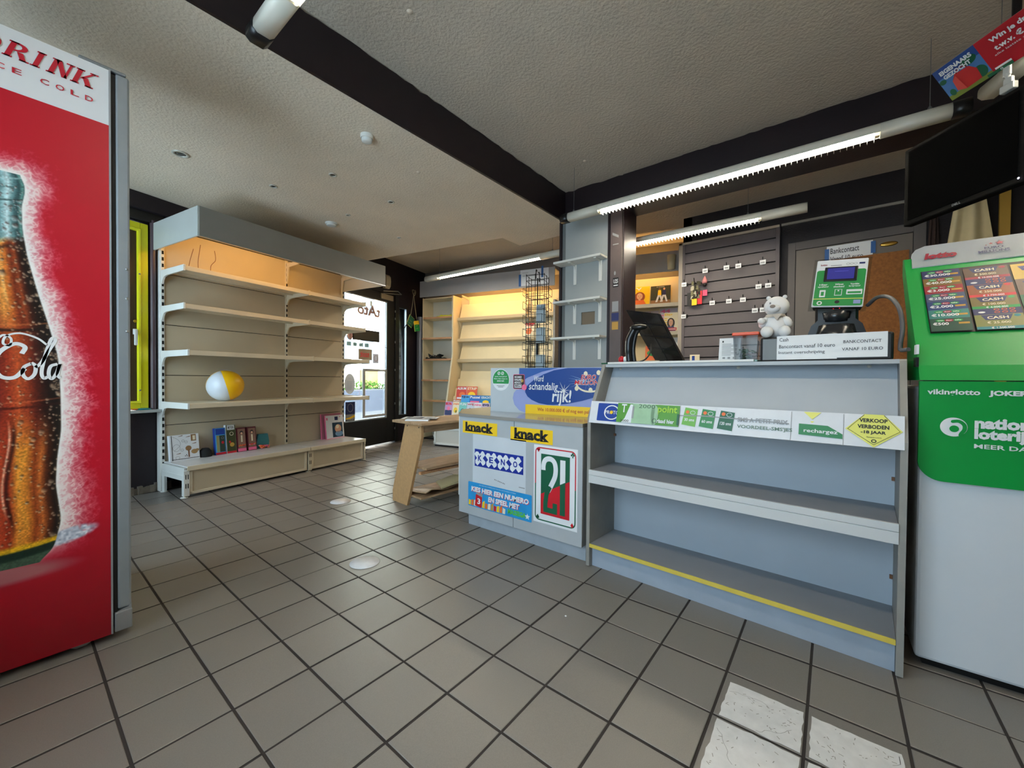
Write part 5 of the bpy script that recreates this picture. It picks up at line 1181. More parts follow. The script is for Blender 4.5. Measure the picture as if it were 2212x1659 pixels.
# ------------------------------------------------------------------ narrow shelf unit beside the door
nu = thing('narrow_shelf_unit', 'narrow cream shelf unit with beech edged shelves in the corner by the door', 'shelf unit', D(16.29, -.85), A14)
mb = MB(); mb.box(0, -.0, 0.06, 1.25, .07, 10.2, cream_lam); mb.build('side_panel', nu)
mb = MB(); mb.box(1.2, -2.5, .06, 1.27, 0, 10.2, mat('pale_back', (206, 204, 192), .5)); mb.build('back_panel', nu)
mb = MB(); mb.box(.05, -2.5, 10.1, 1.25, 0, 10.18, cream_lam); mb.build('top_board', nu); mb = MB(); mb.box(.1, -2.5, 0, 1.2, 0, .1, black); mb.build('plinth', nu)
for i, z in enumerate((8.79, 7.31, 5.8, 4.31, 2.83, 1.3)):
    mb = MB(); mb.box(.02, -2.47, z-.09, 1.2, -.01, z, cream_lam); s_ = mb.build('shelf', nu)
    mb = MB(); mb.box(-.02-(.05 if i in (1, 3) else 0), -2.46, z-.1, .03, -.01 if i in (0, 2, 4) else .08, z+.02, wood_edge); mb.build('beech_edge', s_)
def lump(mb, n, x0, x1, y0, y1, z0, h, mats, s0=.05, s1=.14):
    for k in range(n):
        c = Vector((random.uniform(x0, x1), random.uniform(y0, y1), z0+random.uniform(.02, h)))
        a = Vector((random.uniform(-1, 1), random.uniform(-1, 1), random.uniform(-.35, .35))).normalized(); b = Vector((random.uniform(-1, 1), random.uniform(-1, 1), random.uniform(-.3, .3)))
        b = (b-a*b.dot(a)).normalized(); s_ = random.uniform(s0, s1); L = random.uniform(1, 2.2)
        mb.slab([c-a*s_*L-b*s_, c+a*s_*L-b*s_, c+a*s_*L+b*s_, c-a*s_*L+b*s_], a.cross(b)*.02, random.choice(mats))
def cloth_sheet(mb, x0, x1, y0, y1, z, amp, m, seed=1, th=.03):
    """low crumpled sheet of cloth or foil"""
    rnd = random.Random(seed); nx, ny = 10, 16; ph = [rnd.uniform(0, 6.28) for _ in range(8)]; vs = []; fs = []
    for i in range(nx+1):
        for j in range(ny+1):
            s, t = i/nx, j/ny; e = min(s, 1-s, t, 1-t)*4; e = min(e, 1)
            h = amp*(.5+.3*math.sin(9*t+ph[0])+.25*math.sin(13*s+7*t+ph[1])+.25*math.sin(17*t-6*s+ph[2]))*(.35+.65*e)
            vs.append((x0+(x1-x0)*s+.05*math.sin(6*t+ph[3]), y0+(y1-y0)*t+.05*math.sin(7*s+ph[4]), z+.01+max(h, 0)+th))
    for i in range(nx):
        for j in range(ny): a = i*(ny+1)+j; fs.append((a, a+ny+1, a+ny+2, a+1))
    mb.add(vs, fs, m, True)
    rim = [i*(ny+1) for i in range(nx+1)]+[nx*(ny+1)+j for j in range(1, ny+1)]+[i*(ny+1)+ny for i in range(nx-1, -1, -1)]+[j for j in range(ny-1, 0, -1)]
    k = len(rim); low = [(vs[r][0], vs[r][1], z) for r in rim]; top = [vs[r] for r in rim]
    mb.add(top+low, [(i, (i+1) % k, k+(i+1) % k, k+i) for i in range(k)]+[tuple(range(k, 2*k))], m, True)
mb = MB(); cloth_sheet(mb, .05, .6, -2.35, -1.1, 0, .14, mat('hi_vis_yellow', (214, 210, 40), .5), 3)
single(mb, 'yellow_cloth', 'crumpled yellow cloth on the top shelf of the narrow unit', 'cloth', D(16.29, -.85, 8.81), A14)
mb = MB(); cloth_sheet(mb, .08, .66, -1.6, -.12, 0, .22, mat('black_foil', (26, 25, 26), .25), 5); lump(mb, 14, .15, .55, -1.45, -.3, .12, .16, [mat('clear_foil', (120, 118, 116), .2), p_black], .04, .1)
single(mb, 'black_bag', 'shiny black plastic bag on the third shelf of the narrow unit', 'bag', D(16.29, -.85, 5.82), A14)

# ------------------------------------------------------------------ magazine rack
mr_ = thing('magazine_rack', 'long cream magazine rack with sloping shelves and grey fascia beside the door', 'magazine rack', D(16.0, -3.4), A14)
pf = [(.2, 10.2), (.2, 6.05), (-.5, 2.75), (-.75, 1.7), (-.75, 0), (1.4, 0), (1.4, 10.2)]
mb = MB(); mb.prism(pf, 'y', -.06, .05, cream_lam); mb.build('side_panel', mr_)
mb = MB(); mb.prism([(.2, 9.4), (.2, 6.05), (-.5, 2.75), (-.75, 1.7), (-.75, 0), (1.4, 0), (1.4, 9.4)], 'y', -7.5, -7.38, mat('chipboard_grey', (150, 146, 140), .6, noise=.15, nscale=30)); mb.build('side_panel', mr_)
mb = MB(); mb.box(1.3, -7.4, 0, 1.4, -.06, 10.25, mat('rack_back', (226, 208, 168), .55, noise=.04, nscale=5)); mb.build('back_panel', mr_)
mb = MB(); mb.box(1.22, -5.56, 1.3, 1.32, -5.44, 10.2, cream); mb.build('post', mr_)
fa = thing('fascia_board', 'long grey fascia board above the magazine rack and the narrow shelf unit', 'fascia', D(16.0, -3.4, 10.26), A14)
mb = MB(); mb.box(-.08, -7.55, -.06, -.0, 2.6, 1.07, mat('fascia_grey', (166, 164, 164), .42, noise=.04, nscale=5)); mb.build('front_board', fa)
mb = MB(); mb.box(.0, -7.5, .98, 1.5, 2.5, 1.04, cream); mb.build('roof_board', fa)
for y in (-.7, -5.2):
    mb = MB(); mb.prism([(1.3, 9.3), (1.3, 10.18), (.3, 10.18), (.3, 10.1), (1.16, 9.98), (1.22, 9.3)], 'y', y-.03, y+.03, cream); mb.build('fascia_bracket', mr_)
mb = MB(); mb.cyl((.35, -.5, .5), (.35, -6.9, .5), .06, warm, 10); mb.build('canopy_tube', fa)
for y0, y1 in ((-5.44, -.08), (-7.36, -5.56)):
    for z in (8.61, 7.13, 5.69):
        mb = MB(); mb.prism([(.70, z-.1), (.70, z+.1), (.73, z+.1), (.735, z-.02), (.95, z-.1), (1.28, z-.1), (1.28, z-.16), (.94, z-.16)], 'y', y0, y1, mat('shaded_rack_lip', (196, 180, 144), .5))  # lip darker than the boards: shading under the shelves put into its colour
        s_ = mb.build('sloping_shelf', mr_)
        mb = MB(); mb.prism([(.8, z+.0), (.84, z+.0), (1.24, z+1.1), (1.2, z+1.1)], 'y', y0+.12, y1-.12, mat('rack_board', (232, 214, 172), .55, noise=.04, nscale=5)); mb.build('display_board', s_)
        for y in (y0+.03, y1-.03):
            mb = MB(); mb.prism([(.72, z), (.72, z-.06), (1.28, z-.7), (1.28, z+.02)], 'y', y-.015, y+.015, cream); mb.build('bracket', s_)
for k, (x, z0, z1) in enumerate(((.95, 4.1, 4.95), (.62, 3.5, 4.4), (.3, 2.9, 3.75), (0, 2.3, 3.2), (-.35, 1.7, 2.6))):
    mb = MB(); mb.prism([(x, z0), (x+.04, z0), (x+.24, z1), (x+.2, z1)], 'y', -7.3, -.12, MATS['rack_board']); mb.box(x-.12, -7.3, z0-.03, x+.05, -.1, z0, MATS['rack_board']); mb.build('tier_board', mr_)
mb = MB(); mb.box(-1.85, -7.3, .12, 1.3, .04, 1.24, mat('rack_base', (208, 206, 196), .45), .01); mb.box(-1.8, -7.2, 0, 1.2, 0, .12, black); mb.build('base_box', mr_)
mb = MB(); mb.box(-1.92, -7.3, 1.2, 1.3, .04, 1.33, white_paint, .03)
for q in ((-1.9, -7.3, .12, -1.84, .04, .24), (-1.9, -7.3, 1.1, -1.84, .04, 1.2), (-1.9, -.14, .12, -1.84, .04, 1.2)): mb.box(*q, white_paint, .01)
mb.box(-1.91, .0, .35, -1.9, .03, .6, dark_hole); mb.box(-1.91, .0, .75, -1.9, .03, 1.0, dark_hole); mb.build('base_top', mr_)
# sheet taped to the fascia
pl = Plane(D(15.95, -8.66, 10.3), -V14, (0, 0, 1), .006)
ps = thing('taped_sheet', 'white paper sheet fixed with blue tape to the grey fascia of the magazine rack', 'paper', D(15.895, -8.66, 10.3), A14-math.pi/2)
mb = MB(); q = Plane((0, 0, 0), (1, 0, 0), (0, 0, 1), .006); mb.box(0, .0, .02, 1.9, .012, 1.02, p_white)
for a, b, c_ in ((.15, .82, .4), (.15, .66, .9), (.15, .6, .9)): mb.rect(q, a, b, a+c_, b+.02, p_grey, 1)
mb.build('sheet', ps); mb = MB(); tapeb = mat('blue_tape', (40, 96, 160), .5)
mb.rect(q, -.1, .0, .06, .75, tapeb, 2); mb.build('tape', ps); mb = MB(); mb.rect(q, 1.42, .45, 1.56, 1.15, tapeb, 2); mb.build('tape', ps)

# magazines: cover faces local -y, x to the viewer's right
def magazine(label, loc, rz, w, h, lean, base, art, d=.035, cat='magazine', group=None, name='magazine'):
    o = thing(name, label, cat, loc, rz, group)
    M4 = Matrix.Rotation(math.radians(-lean), 4, 'X')
    mb = MB(); mb.box(0, 0, 0, w, d, h, p_white); mb.xf(M4); mb.build('pages', o)
    mb = MB(); q = Plane((0, -.004, 0), (1, 0, 0), (0, 0, 1), .004); mb.rect(q, 0, 0, w, h, base); art(mb, q, w, h); mb.xf(M4); mb.build('cover', o)
    return o
def art_title(title, col, extra=()):
    def f(mb, q, w, h):
        mb.text(q, title, .06*w, .76*h, .94*w, .94*h, col, 2, .03)
        for kind, a, b, r, s, c in extra:
            if kind == 'e': mb.ell(q, a*w, b*h, r*w, s*h, c, 3, 16)
            else: mb.rect(q, (a-r)*w, (b-s)*h, (a+r)*w, (b+s)*h, c, 3)
    return f
RM = A14-math.pi/2
CG = 'comics and magazines on the lower tiers of the rack'
magazine('red comic album, left of the two red ones in the magazine rack', D(15.75, -4.0, 2.95), RM, .78, .95, 10, mat('comic_red', (206, 58, 40), .45), art_title('ALBUM', p_white, (('e', .6, .4, .3, .2, p_orange), ('r', .4, .15, .3, .06, p_white))), group=CG)
magazine('orange-red comic album, right of the two red ones in the magazine rack', D(15.75, -4.8, 2.95), RM, .82, .95, 10, mat('comic_orange', (226, 92, 44), .45), art_title('STRIP', p_cream, (('e', .5, .4, .35, .22, p_yellow), ('e', .6, .3, .15, .12, p_red))), group=CG)
magazine('small yellow and rust comic below the red albums', D(15.5, -3.88, 2.4), RM, .55, .62, 12, mat('comic_rust', (196, 120, 70), .45), art_title('fun', p_white, (('e', .4, .4, .25, .2, p_cream),)), group=CG)
for k, (v, w_, c, t_, ex) in enumerate(((-4.56, .64, p_lblue, 'ijs', (('e', .6, .3, .25, .15, p_white),)), (-5.2, .84, mat('mag_blue', (36, 104, 190), .45), 'Puzzel', (('r', .5, .45, .4, .12, p_pink), ('e', .6, .2, .25, .15, p_orange))), (-6.05, .78, mat('mag_ocean', (30, 130, 180), .45), 'KRACHT', (('e', .5, .5, .3, .15, p_yellow), ('r', .5, .15, .4, .1, p_dblue))))):
    magazine(('light blue magazine, first of the blue row in the rack', 'blue puzzle magazine in the middle of the blue row in the rack', 'blue and yellow magazine, last of the blue row in the rack')[k], D(15.45, v, 2.45), RM, w_, .88, 10, c, art_title(t_, p_white if k else p_dblue, ex), group=CG)
for k, (v, w_, c, t_, ex, lab) in enumerate(((-3.5, .58, mat('mag_mauve', (196, 150, 196), .45), 'B', (('r', .5, .2, .45, .18, p_dblue), ('e', .5, .5, .2, .15, p_pink)), 'mauve children magazine with a big letter at the left end of the lowest row'),
                                      (-4.1, .5, p_cream, 'Joepie', (('e', .5, .4, .3, .2, p_yellow), ('e', .6, .3, .1, .1, p_dgreen)), 'cream and yellow magazine in the lowest row'),
                                      (-4.62, .55, mat('mag_mint', (120, 200, 190), .45), 'FUN', (('e', .5, .35, .3, .2, p_teal),), 'mint green magazine in the lowest row'),
                                      (-5.2, .52, mat('mag_pale', (206, 214, 224), .45), 'vrij', (('e', .5, .4, .25, .2, p_dblue),), 'pale grey magazine in the lowest row'),
                                      (-5.75, .55, p_white, 'nina', (('e', .5, .4, .25, .2, p_brown),), 'white magazine in the lowest row'), (-6.33, .55, mat('mag_lilac', (210, 190, 214), .45), 'eva', (('e', .5, .4, .25, .2, p_black),), 'lilac magazine at the right end of the lowest row'))):
    magazine(lab, D(15.12, v, 1.95), RM, w_, .92, 10, c, art_title(t_, (p_red, p_orange, p_white, p_red, p_pink, p_dblue)[k], ex), group=CG)
magazine('red and white magazine standing on the second sloping shelf behind the wire rack', D(16.72, -8.55, 7.2), RM, .7, .95, 18, p_cream, art_title('Week', p_red, (('e', .5, .4, .3, .25, p_orange), ('r', .5, .95, .5, .05, p_red))))
mb = MB(); mb.box(0, 0, 0, 1.1, 1.5, .05, p_white, .01); mb.box(.1, .2, .05, 1.2, 1.6, .1, mat('newsprint', (150, 156, 170), .7, noise=.3, nscale=30), .01); mb.box(-.05, -.6, .05, .95, .3, .09, mat('news_brown', (140, 112, 96), .7, noise=.2, nscale=30), .01)
single(mb, 'newspaper_pile', 'loose newspapers lying on the white base of the magazine rack', 'newspapers', D(14.3, -5.6, 1.335), A14)

# ------------------------------------------------------------------ wire spinner rack
sp = thing('wire_spinner', 'black wire card spinner standing between the magazine rack and the pillar', 'wire rack', (12.45, 3.55, 0), math.radians(20))
mb = MB(); mb.lathe([(0, .1), (.6, .08), (.75, .03), (.75, 0), (0, 0)], black, n=24); mb.build('base', sp)
mb = MB(); mb.cyl((0, 0, .1), (0, 0, 6.2), .075, black, 12); mb.cyl((0, 0, 6.2), (0, 0, 9.1), .03, wire_blk, 8); mb.build('pole', sp)
mb = MB(); r_ = .42
for z in (3.2, 4.0, 5.0, 6.05, 6.15, 7.0, 7.6, 8.2, 8.9, 9.15): mb.tube([(r_, r_, z), (-r_, r_, z), (-r_, -r_, z), (r_, -r_, z), (r_, r_, z)], .014, wire_blk, 4)
for x, y in ((r_, r_), (-r_, r_), (-r_, -r_), (r_, -r_), (0, r_), (0, -r_), (r_, 0), (-r_, 0)): mb.cyl((x, y, 3.2), (x, y, 9.2), .016, wire_blk, 5)
mb.build('wire_cage', sp)
for s_ in range(4):
    M4 = Matrix.Rotation(math.pi/2*s_, 4, 'Z'); mb = MB()
    for z in [3.3+.62*i for i in range(9)]:
        mb.tube([(r_, -r_+.05, z+.32), (r_+.17, -r_+.05, z+.34), (r_+.17, -r_+.05, z), (r_, -r_+.05, z)], .012, wire_blk, 4)
        mb.tube([(r_, r_-.05, z+.32), (r_+.17, r_-.05, z+.34), (r_+.17, r_-.05, z), (r_, r_-.05, z)], .012, wire_blk, 4)
        mb.tube([(r_+.17, -r_+.05, z+.33), (r_+.17, r_-.05, z+.33)], .012, wire_blk, 4); mb.tube([(r_+.17, -r_+.05, z), (r_+.17, r_-.05, z)], .012, wire_blk, 4)
    mb.xf(M4); mb.build('wire_pocket', sp)
for x in (.3, -.3): mb = MB(); mb.tube(spline([(x, 0, 9.0), (x, 0, 9.35), (x*.9, 0, 9.42), (x*.6, 0, 9.42), (x*.55, 0, 9.36)], 4), .022, wire_blk, 5); mb.build('top_hook', sp)
for k, (z, lab) in enumerate(((7.0, 'highest'), (6.1, 'middle'), (4.7, 'lowest'))):
    mb = MB(); mb.box(0, 0, 0, .03, .5, .85 if k != 1 else .7, mat('pale_blue_card', (178, 196, 204), .5)); single(mb, 'greeting_card', lab+' pale blue card standing inside the wire spinner', 'card', (12.35, 3.05, z))

# ------------------------------------------------------------------ white shelves on the pillar
for z, yl, lab in ((9.31, 2.0, 'top'), (7.67, 2.02, 'middle'), (6.18, 2.12, 'bottom')):
    o = thing('wall_shelf', lab+' white bracket shelf on the grey pillar', 'shelf', (11.97, 0, z), 0, 'white shelves on the pillar')
    mb = MB(); mb.box(-.62, -.14, -.09, 0, yl, 0, white_paint, .01); mb.build('board', o)
    for y in (.15, 1.3):
        mb = MB(); mb.prism([(0, -.09), (-.5, -.09), (-.5, -.13), (-.12, -.17), (-.05, -.3), (-.0, -.9)], 'y', y-.02, y+.02, white_paint); mb.box(-.03, y-.07, -.92, 0, y+.07, -.09, white_paint, .01); mb.box(-.52, y-.06, -.12, 0, y+.06, -.09, white_paint, .01); mb.build('bracket', o)

# ------------------------------------------------------------------ slatted wall and hooks
sw = thing('slatted_wall', 'grey slatted display wall behind the counter', 'display wall', (17.8, -1.2, 0))
mb = MB(); mb.box(.0, -4.0, 0, .18, -.15, 11.0, dark_hole); mb.build('backing', sw)
zz = [10.58-.505*i for i in range(21)]
zz = [11.0]+zz
for i in range(20):
    z1, z0 = zz[i], zz[i+1]
    mb = MB(); mb.box(-.1, -3.98, z0+.022, .02, -.17, z1-.022, grey_dark, .01); mb.build('slat', sw)
mb = MB(); mb.box(-.16, -.17, 0, .2, .0, 11.1, mat('slat_frame', (160, 150, 136), .5)); mb.box(-.14, -.28, 0, -.1, -.17, 11.0, grey_dark); mb.build('side_post', sw)
mb = MB(); mb.box(-.14, -4.12, 0, .2, -3.98, 11.05, grey_dark); mb.build('side_post', sw)
mb = MB(); mb.box(-.16, -4.1, 11.0, .2, -.0, 11.1, mat('slat_top', (178, 166, 150), .45)); mb.build('top_rail', sw)
mb = MB(); mb.box(0, -9.6, 0, .1, -5.35, .09, mat('conduit_white', (150, 146, 138), .5)); single(mb, 'cable_trunking', 'thin white cable trunking on the dark wall above the inner door', 'trunking', (17.9, 0, 11.1))
hk = None
hook_labels = ['white-tagged wire hook, %s of four in the upper row on the slatted wall' % k for k in ('first', 'second', 'third', 'last')]+['white-tagged wire hook left of the camouflage key straps']+['white-tagged wire hook, %s of the pair high on the right of the slatted wall' % k for k in ('left', 'right')]+['white-tagged wire hook, %s of three in the middle row of the slatted wall' % k for k in ('first', 'second', 'third')]+['white-tagged wire hook, %s of the pair just above the bear' % k for k in ('left', 'right')]+['white-tagged wire hook low at the left edge of the slatted wall']
for (y, z), HL in zip(((-2.5, 9.56), (-3.38, 9.56), (-3.85, 9.56), (-4.77, 9.56), (-1.58, 9.05), (-4.63, 8.55), (-4.98, 8.55), (-2.82, 8.05), (-3.5, 8.05), (-4.05, 8.05), (-4.51, 7.54), (-4.8, 7.54), (-1.58, 7.54)), hook_labels):
    if hk is None:
        hk = thing('display_hook', HL, 'hook', (17.7, y, z), 0, 'price hooks on the slatted wall')
        mb = MB(); mb.tube([(0, 0, .02), (-.45, 0, .02), (-.52, 0, .16)], .018, wire_blk, 5); mb.box(-.03, -.06, -.06, 0, .06, .08, wire_blk); mb.build('wire_arm', hk)
        mb = MB(); mb.box(-.5, -.11, -.16, -.48, .11, .03, p_white); mb.box(-.505, -.07, -.11, -.5, .07, -.05, p_grey); mb.build('price_tag', hk)
    else: dup(hk, (17.7, y, z), None, HL)
kh = thing('display_hook', 'bare black hook holding the camouflage key strap on the slatted wall', 'hook', (17.7, -2.0, 9.05))
mb = MB(); mb.tube([(0, 0, .02), (-.35, 0, .02), (-.42, 0, .2)], .02, wire_blk, 5); mb.build('wire_arm', kh)
o = thing('key_strap', 'camouflage key straps with yellow and red tags hanging on the slatted wall', 'key strap', (17.45, -2.0, 8.0))
mb = MB(); cm = [mat('camo_%d' % i, c, .7) for i, c in enumerate(((66, 62, 40), (120, 116, 84), (190, 184, 160), (40, 38, 28)))]
for k in range(26): 
    y = random.uniform(-.22, .16); z = random.uniform(.35, 1.05); mb.slab([(random.uniform(-.05, .05), y-.06, z-.1), (0, y+.06, z-.08), (.02, y+.05, z+.1), (-.02, y-.05, z+.08)], (.02, 0, 0), cm[k % 4])
mb.build('strap', o); mb = MB(); mb.box(-.02, -.1, 0, .01, .12, .3, p_yellow); mb.build('tag', o); mb = MB(); mb.box(.02, -.32, .03, .05, -.12, .65, p_red); mb.build('tag', o); mb = MB(); mb.box(.02, .13, 0, .05, .34, .62, p_black); mb.build('tag', o)
o = thing('key_ring', 'pink and black key ring figure hanging right of the camouflage straps', 'key ring', (17.5, -2.42, 8.25))
mb = MB(); mb.lathe([(0, 1.1), (.05, 1.0), (.11, .85), (.11, .75), (0, .72)], mat('pink_felt', (216, 140, 140), .7), n=12); mb.ball((0, 0, .66), .1, p_black, (1, 1, .8), 10); mb.build('figure', o); mb = MB(); mb.box(-.02, -.12, .15, .02, .08, .42, mat('pink_card2', (230, 80, 120), .5)); mb.build('card', o)
mb = MB(); mb.box(0, -.22, 0, .04, .22, .42, p_cream, .01); mb.box(-.01, .0, .05, 0, .12, .36, p_blue); single(mb, 'light_switch', 'cream switch plate with blue label low on the slatted wall', 'switch', (17.62, -2.0, 5.25))

# ------------------------------------------------------------------ inner door, notices, coats
mb = MB(); fg = mat('door_frame_grey', (94, 88, 86), .55)
for a in ((-.08, -9.75, 0, .02, -9.42, 10.3), (-.08, -5.86, 0, .02, -5.6, 10.3), (-.08, -9.42, 9.97, .02, -5.86, 10.3)): mb.box(*a, fg, .01)
d2 = struct(mb, 'door_2', 'grey inner door behind the counter', 'door', (18, 0, 0))
mb = MB(); mb.box(-.04, -9.4, .03, -.0, -5.88, 9.95, mat('door_leaf_grey', (112, 104, 96), .5, noise=.05, nscale=4)); mb.build('door_leaf', d2)
mb = MB(); mb.ball((-.06, -8.75, 9.67), .1, mat('brass', (190, 150, 70), .3, 1), (.3, 2.6, .9), 14); mb.build('brass_plate', d2)
mb = MB(); mb.box(-.12, -9.3, 4.6, -.05, -6.85, 9.34, mat('cork', (150, 96, 48), .85, noise=.25, nscale=60)); single(mb, 'cork_board', 'brown cork board leaning on the inner door behind the terminal', 'board', (18, 0, 0))
ns = thing('door_notice', 'white payment notice taped to the inner door above the terminal', 'notice', (17.9, -6.9, 9.3), -math.pi/2)
mb = MB(); mb.box(0, 0, -.1, 1.4, .015, .6, p_white); q = Plane((0, -.004, 0), (1, 0, 0), (0, 0, 1), .006); mb.text(q, 'Bankcontact', .12, .28, 1.0, .5, p_black, 1, .005); mb.text(q, 'Vanaf 10 euro', .12, -.02, 1.12, .17, p_black, 1, .005); mb.build('sheet', ns)
mb = MB(); mb.rect(q, -.06, -.05, .08, .5, tapeb, 2); mb.build('tape', ns); mb = MB(); mb.rect(q, 1.34, .1, 1.48, .55, tapeb, 2); mb.build('tape', ns)
def drape(name, label, cat, loc, rz, w, h, m, folds=3, amp=.12, taper=.8):
    o = thing(name, label, cat, loc, rz); n, k = 22, 12; vs = []; fs = []
    for j in range(k+1):
        t = j/k; ww = w*(taper+(1-taper)*t)
        for i in range(n+1):
            s_ = i/n; x = (s_-.5)*ww; y = -amp*(.4+.6*t)*(1+math.sin(s_*math.pi*2*folds+t*1.5))*.6-.05*math.sin(math.pi*s_); vs.append((x, y, h*(1-t)))
    for j in range(k):
        for i in range(n): a = j*(n+1)+i; fs.append((a, a+n+1, a+n+2, a+1))
    mb = MB(); mb.add(vs, fs, m, True); mb.add([(x, .06, z) for x, y, z in vs], [tuple(reversed(f)) for f in fs], m, True); mb.build('cloth', o)
    mb = MB(); mb.cyl((0, .1, h-.05), (0, -.16, h+.02), .03, steel_gl, 8); mb.build('peg', o); return o
drape('beige_coat', 'beige cotton garment hanging on the wall below the black screen', 'garment', (17.7, -10.75, 8.2), -math.pi/2, 1.25, 2.6, mat('beige_cotton', (230, 214, 170), .85, noise=.06, nscale=14), 2, .22, .55)
drape('dark_coat', 'dark brown fleece hanging beside the beige garment', 'garment', (17.75, -9.9, 8.0), -math.pi/2, .34, 2.3, mat('dark_fleece', (62, 46, 40), .9, bump=.8, bscale=80), 2, .16, .6)
mb = MB(); mb.box(0, -.12, 0, .12, .12, 11.2, mat('ochre_post', (196, 158, 66), .5)); single(mb, 'ochre_batten', 'ochre batten in the back corner beside the beige garment', 'batten', (17.75, -11.55, 0))  # plain upright in one even ochre colour

# ------------------------------------------------------------------ rack in the alcove
br_ = thing('magazine_rack', 'cream magazine rack with glossy magazines in the alcove behind the counter', 'magazine rack', D(16.35, -15.0), A14)
mb = MB(); mb.box(1.0, -3.0, 0, 1.1, 1.5, 10.4, MATS['rack_back']); mb.build('back_panel', br_)
mb = MB(); mb.box(-.3, -3.05, 10.4, -.24, 1.5, 11.5, MATS['fascia_grey']); mb.build('fascia', br_)
mb = MB(); mb.box(.2, -3.1, 0, 1.0, -3.0, 9.0, cream_lam); mb.build('side_panel', br_)
for z in (8.7, 7.12, 5.5, 4.0):
    mb = MB(); mb.box(.05, -3.0, z-.08, 1.0, 1.5, z, cream); mb.box(.0, -3.0, z-.16, .06, 1.5, z+.05, cream, .01); mb.build('shelf', br_)
mb = MB(); mb.cyl((.2, -2.8, 11.0), (.2, 1.2, 11.0), .05, warm, 8); mb.build('canopy_tube', br_)
def art_face(title, tcol, hair, cloth, bgc=None, band=None):
    def f(mb, q, w, h):
        if bgc: mb.rect(q, .02, .02, w-.02, h-.02, bgc, 1)
        mb.ell(q, .5*w, .45*h, .27*w, .27*h, hair, 2, 18); mb.poly(q, [(.15*w, .02), (.85*w, .02), (.7*w, .28*h), (.3*w, .28*h)], cloth, 3)
        mb.ell(q, .5*w, .48*h, .15*w, .18*h, p_skin, 4, 18); mb.rect(q, .45*w, .26*h, .55*w, .34*h, p_skin, 4)
        for s_ in (-1, 1): mb.ell(q, (.5+.06*s_)*w, .5*h, .02*w, .015*h, p_black, 5, 8)
        mb.rect(q, .46*w, .4*h, .54*w, .415*h, p_red, 5)
        mb.text(q, title, .06*w, .8*h, .6*w, .95*h, tcol, 5, .03)
        for k in range(5): mb.rect(q, .04*w, (.68-.11*k)*h, .24*w, (.72-.11*k)*h, tcol, 5)
        if band: mb.rect(q, .3*w, .06*h, .9*w, .2*h, band, 6); mb.rect(q, .36*w, .1*h, .84*w, .14*h, p_white, 7)
    return f
magazine('yellow television magazine with a red-haired woman on the alcove rack', D(16.75, -15.3, 8.76), RM, 1.1, 1.15, 12, p_yellow, art_face('TV', p_white, mat('auburn', (150, 72, 36), .5), p_orange))
def art_album(mb, q, w, h):
    mb.rect(q, .02, .02, w-.02, .22*h, mat('album_earth', (150, 112, 76), .6), 1)
    for a, sh, hd in ((.45, p_yellow, p_brown), (.68, p_dblue, p_skin)):
        mb.ell(q, a*w, .82*h, .05*w, .06*h, hd, 2, 12); mb.poly(q, [((a-.09)*w, .48*h), ((a+.09)*w, .48*h), ((a+.07)*w, .76*h), ((a-.07)*w, .76*h)], sh, 2)
        mb.poly(q, [((a-.08)*w, .5*h), ((a+.02)*w, .5*h), ((a-.1)*w, .12*h), ((a-.2)*w, .12*h)], p_white, 2); mb.poly(q, [((a-.02)*w, .5*h), ((a+.08)*w, .5*h), ((a+.18)*w, .14*h), ((a+.1)*w, .12*h)], p_white, 2)
    mb.text(q, 'IN WANDEL', .3*w, .91*h, .7*w, .96*h, p_white, 2)
magazine('dark square record sleeve with two walking figures on the alcove rack', D(16.75, -16.45, 8.76), RM, 1.08, 1.12, 12, mat('album_dark', (52, 56, 38), .5), art_album)
magazine('grey magazine with dark-haired cover on the middle shelf of the alcove rack', D(16.75, -16.1, 7.16), RM, .8, 1.3, 12, mat('mag_grey', (196, 184, 190), .5), art_face('Tele', p_red, p_black, p_grey))
magazine('pink-lettered magazine at the back of the middle shelf in the alcove', D(16.85, -16.95, 7.16), RM, .95, 1.42, 10, mat('mag_mist', (196, 186, 196), .5), art_face('44', p_pink, p_black, p_lil))
magazine('cream magazine with long-haired woman in front on the middle alcove shelf', D(16.6, -17.2, 7.16), RM, .75, 1.12, 12, p_cream, art_face('Dag', p_yellow, mat('dark_hair', (40, 24, 20), .5), p_dblue, None, p_red))
magazine('white magazine with dark red title on the lower alcove shelf', D(16.75, -17.35, 5.55), RM, .6, 1.35, 12, p_white, art_face('nous', p_dred, p_brown, p_grey))
magazine('orange magazine with green picture lying low in the alcove rack', D(16.75, -16.2, 5.55), RM, 1.0, .9, 14, p_orange, art_title('week', p_red, (('e', .4, .5, .3, .2, p_green), ('e', .7, .5, .2, .2, p_yellow))))
mb = MB(); mb.lathe([(.0, 0), (.18, 0), (.22, .75), (.2, .75), (.16, .03)], mat('frosted_cup', (216, 206, 170), .3), n=16); single(mb, 'plastic_holder', 'pale plastic holder fixed to the grey fascia of the alcove rack', 'holder', D(15.8, -17.6, 10.45))

# ------------------------------------------------------------------ things on the shelf counter
ZT = 4.84
cb = thing('cash_box', 'long black cash drawer with white payment notices at the right end of the counter', 'cash drawer', (6.8, -6.02, ZT), math.atan2(-.05, -2)+math.pi)
cb.rotation_euler = (0, 0, -math.pi/2+math.atan2(-.05, 2))
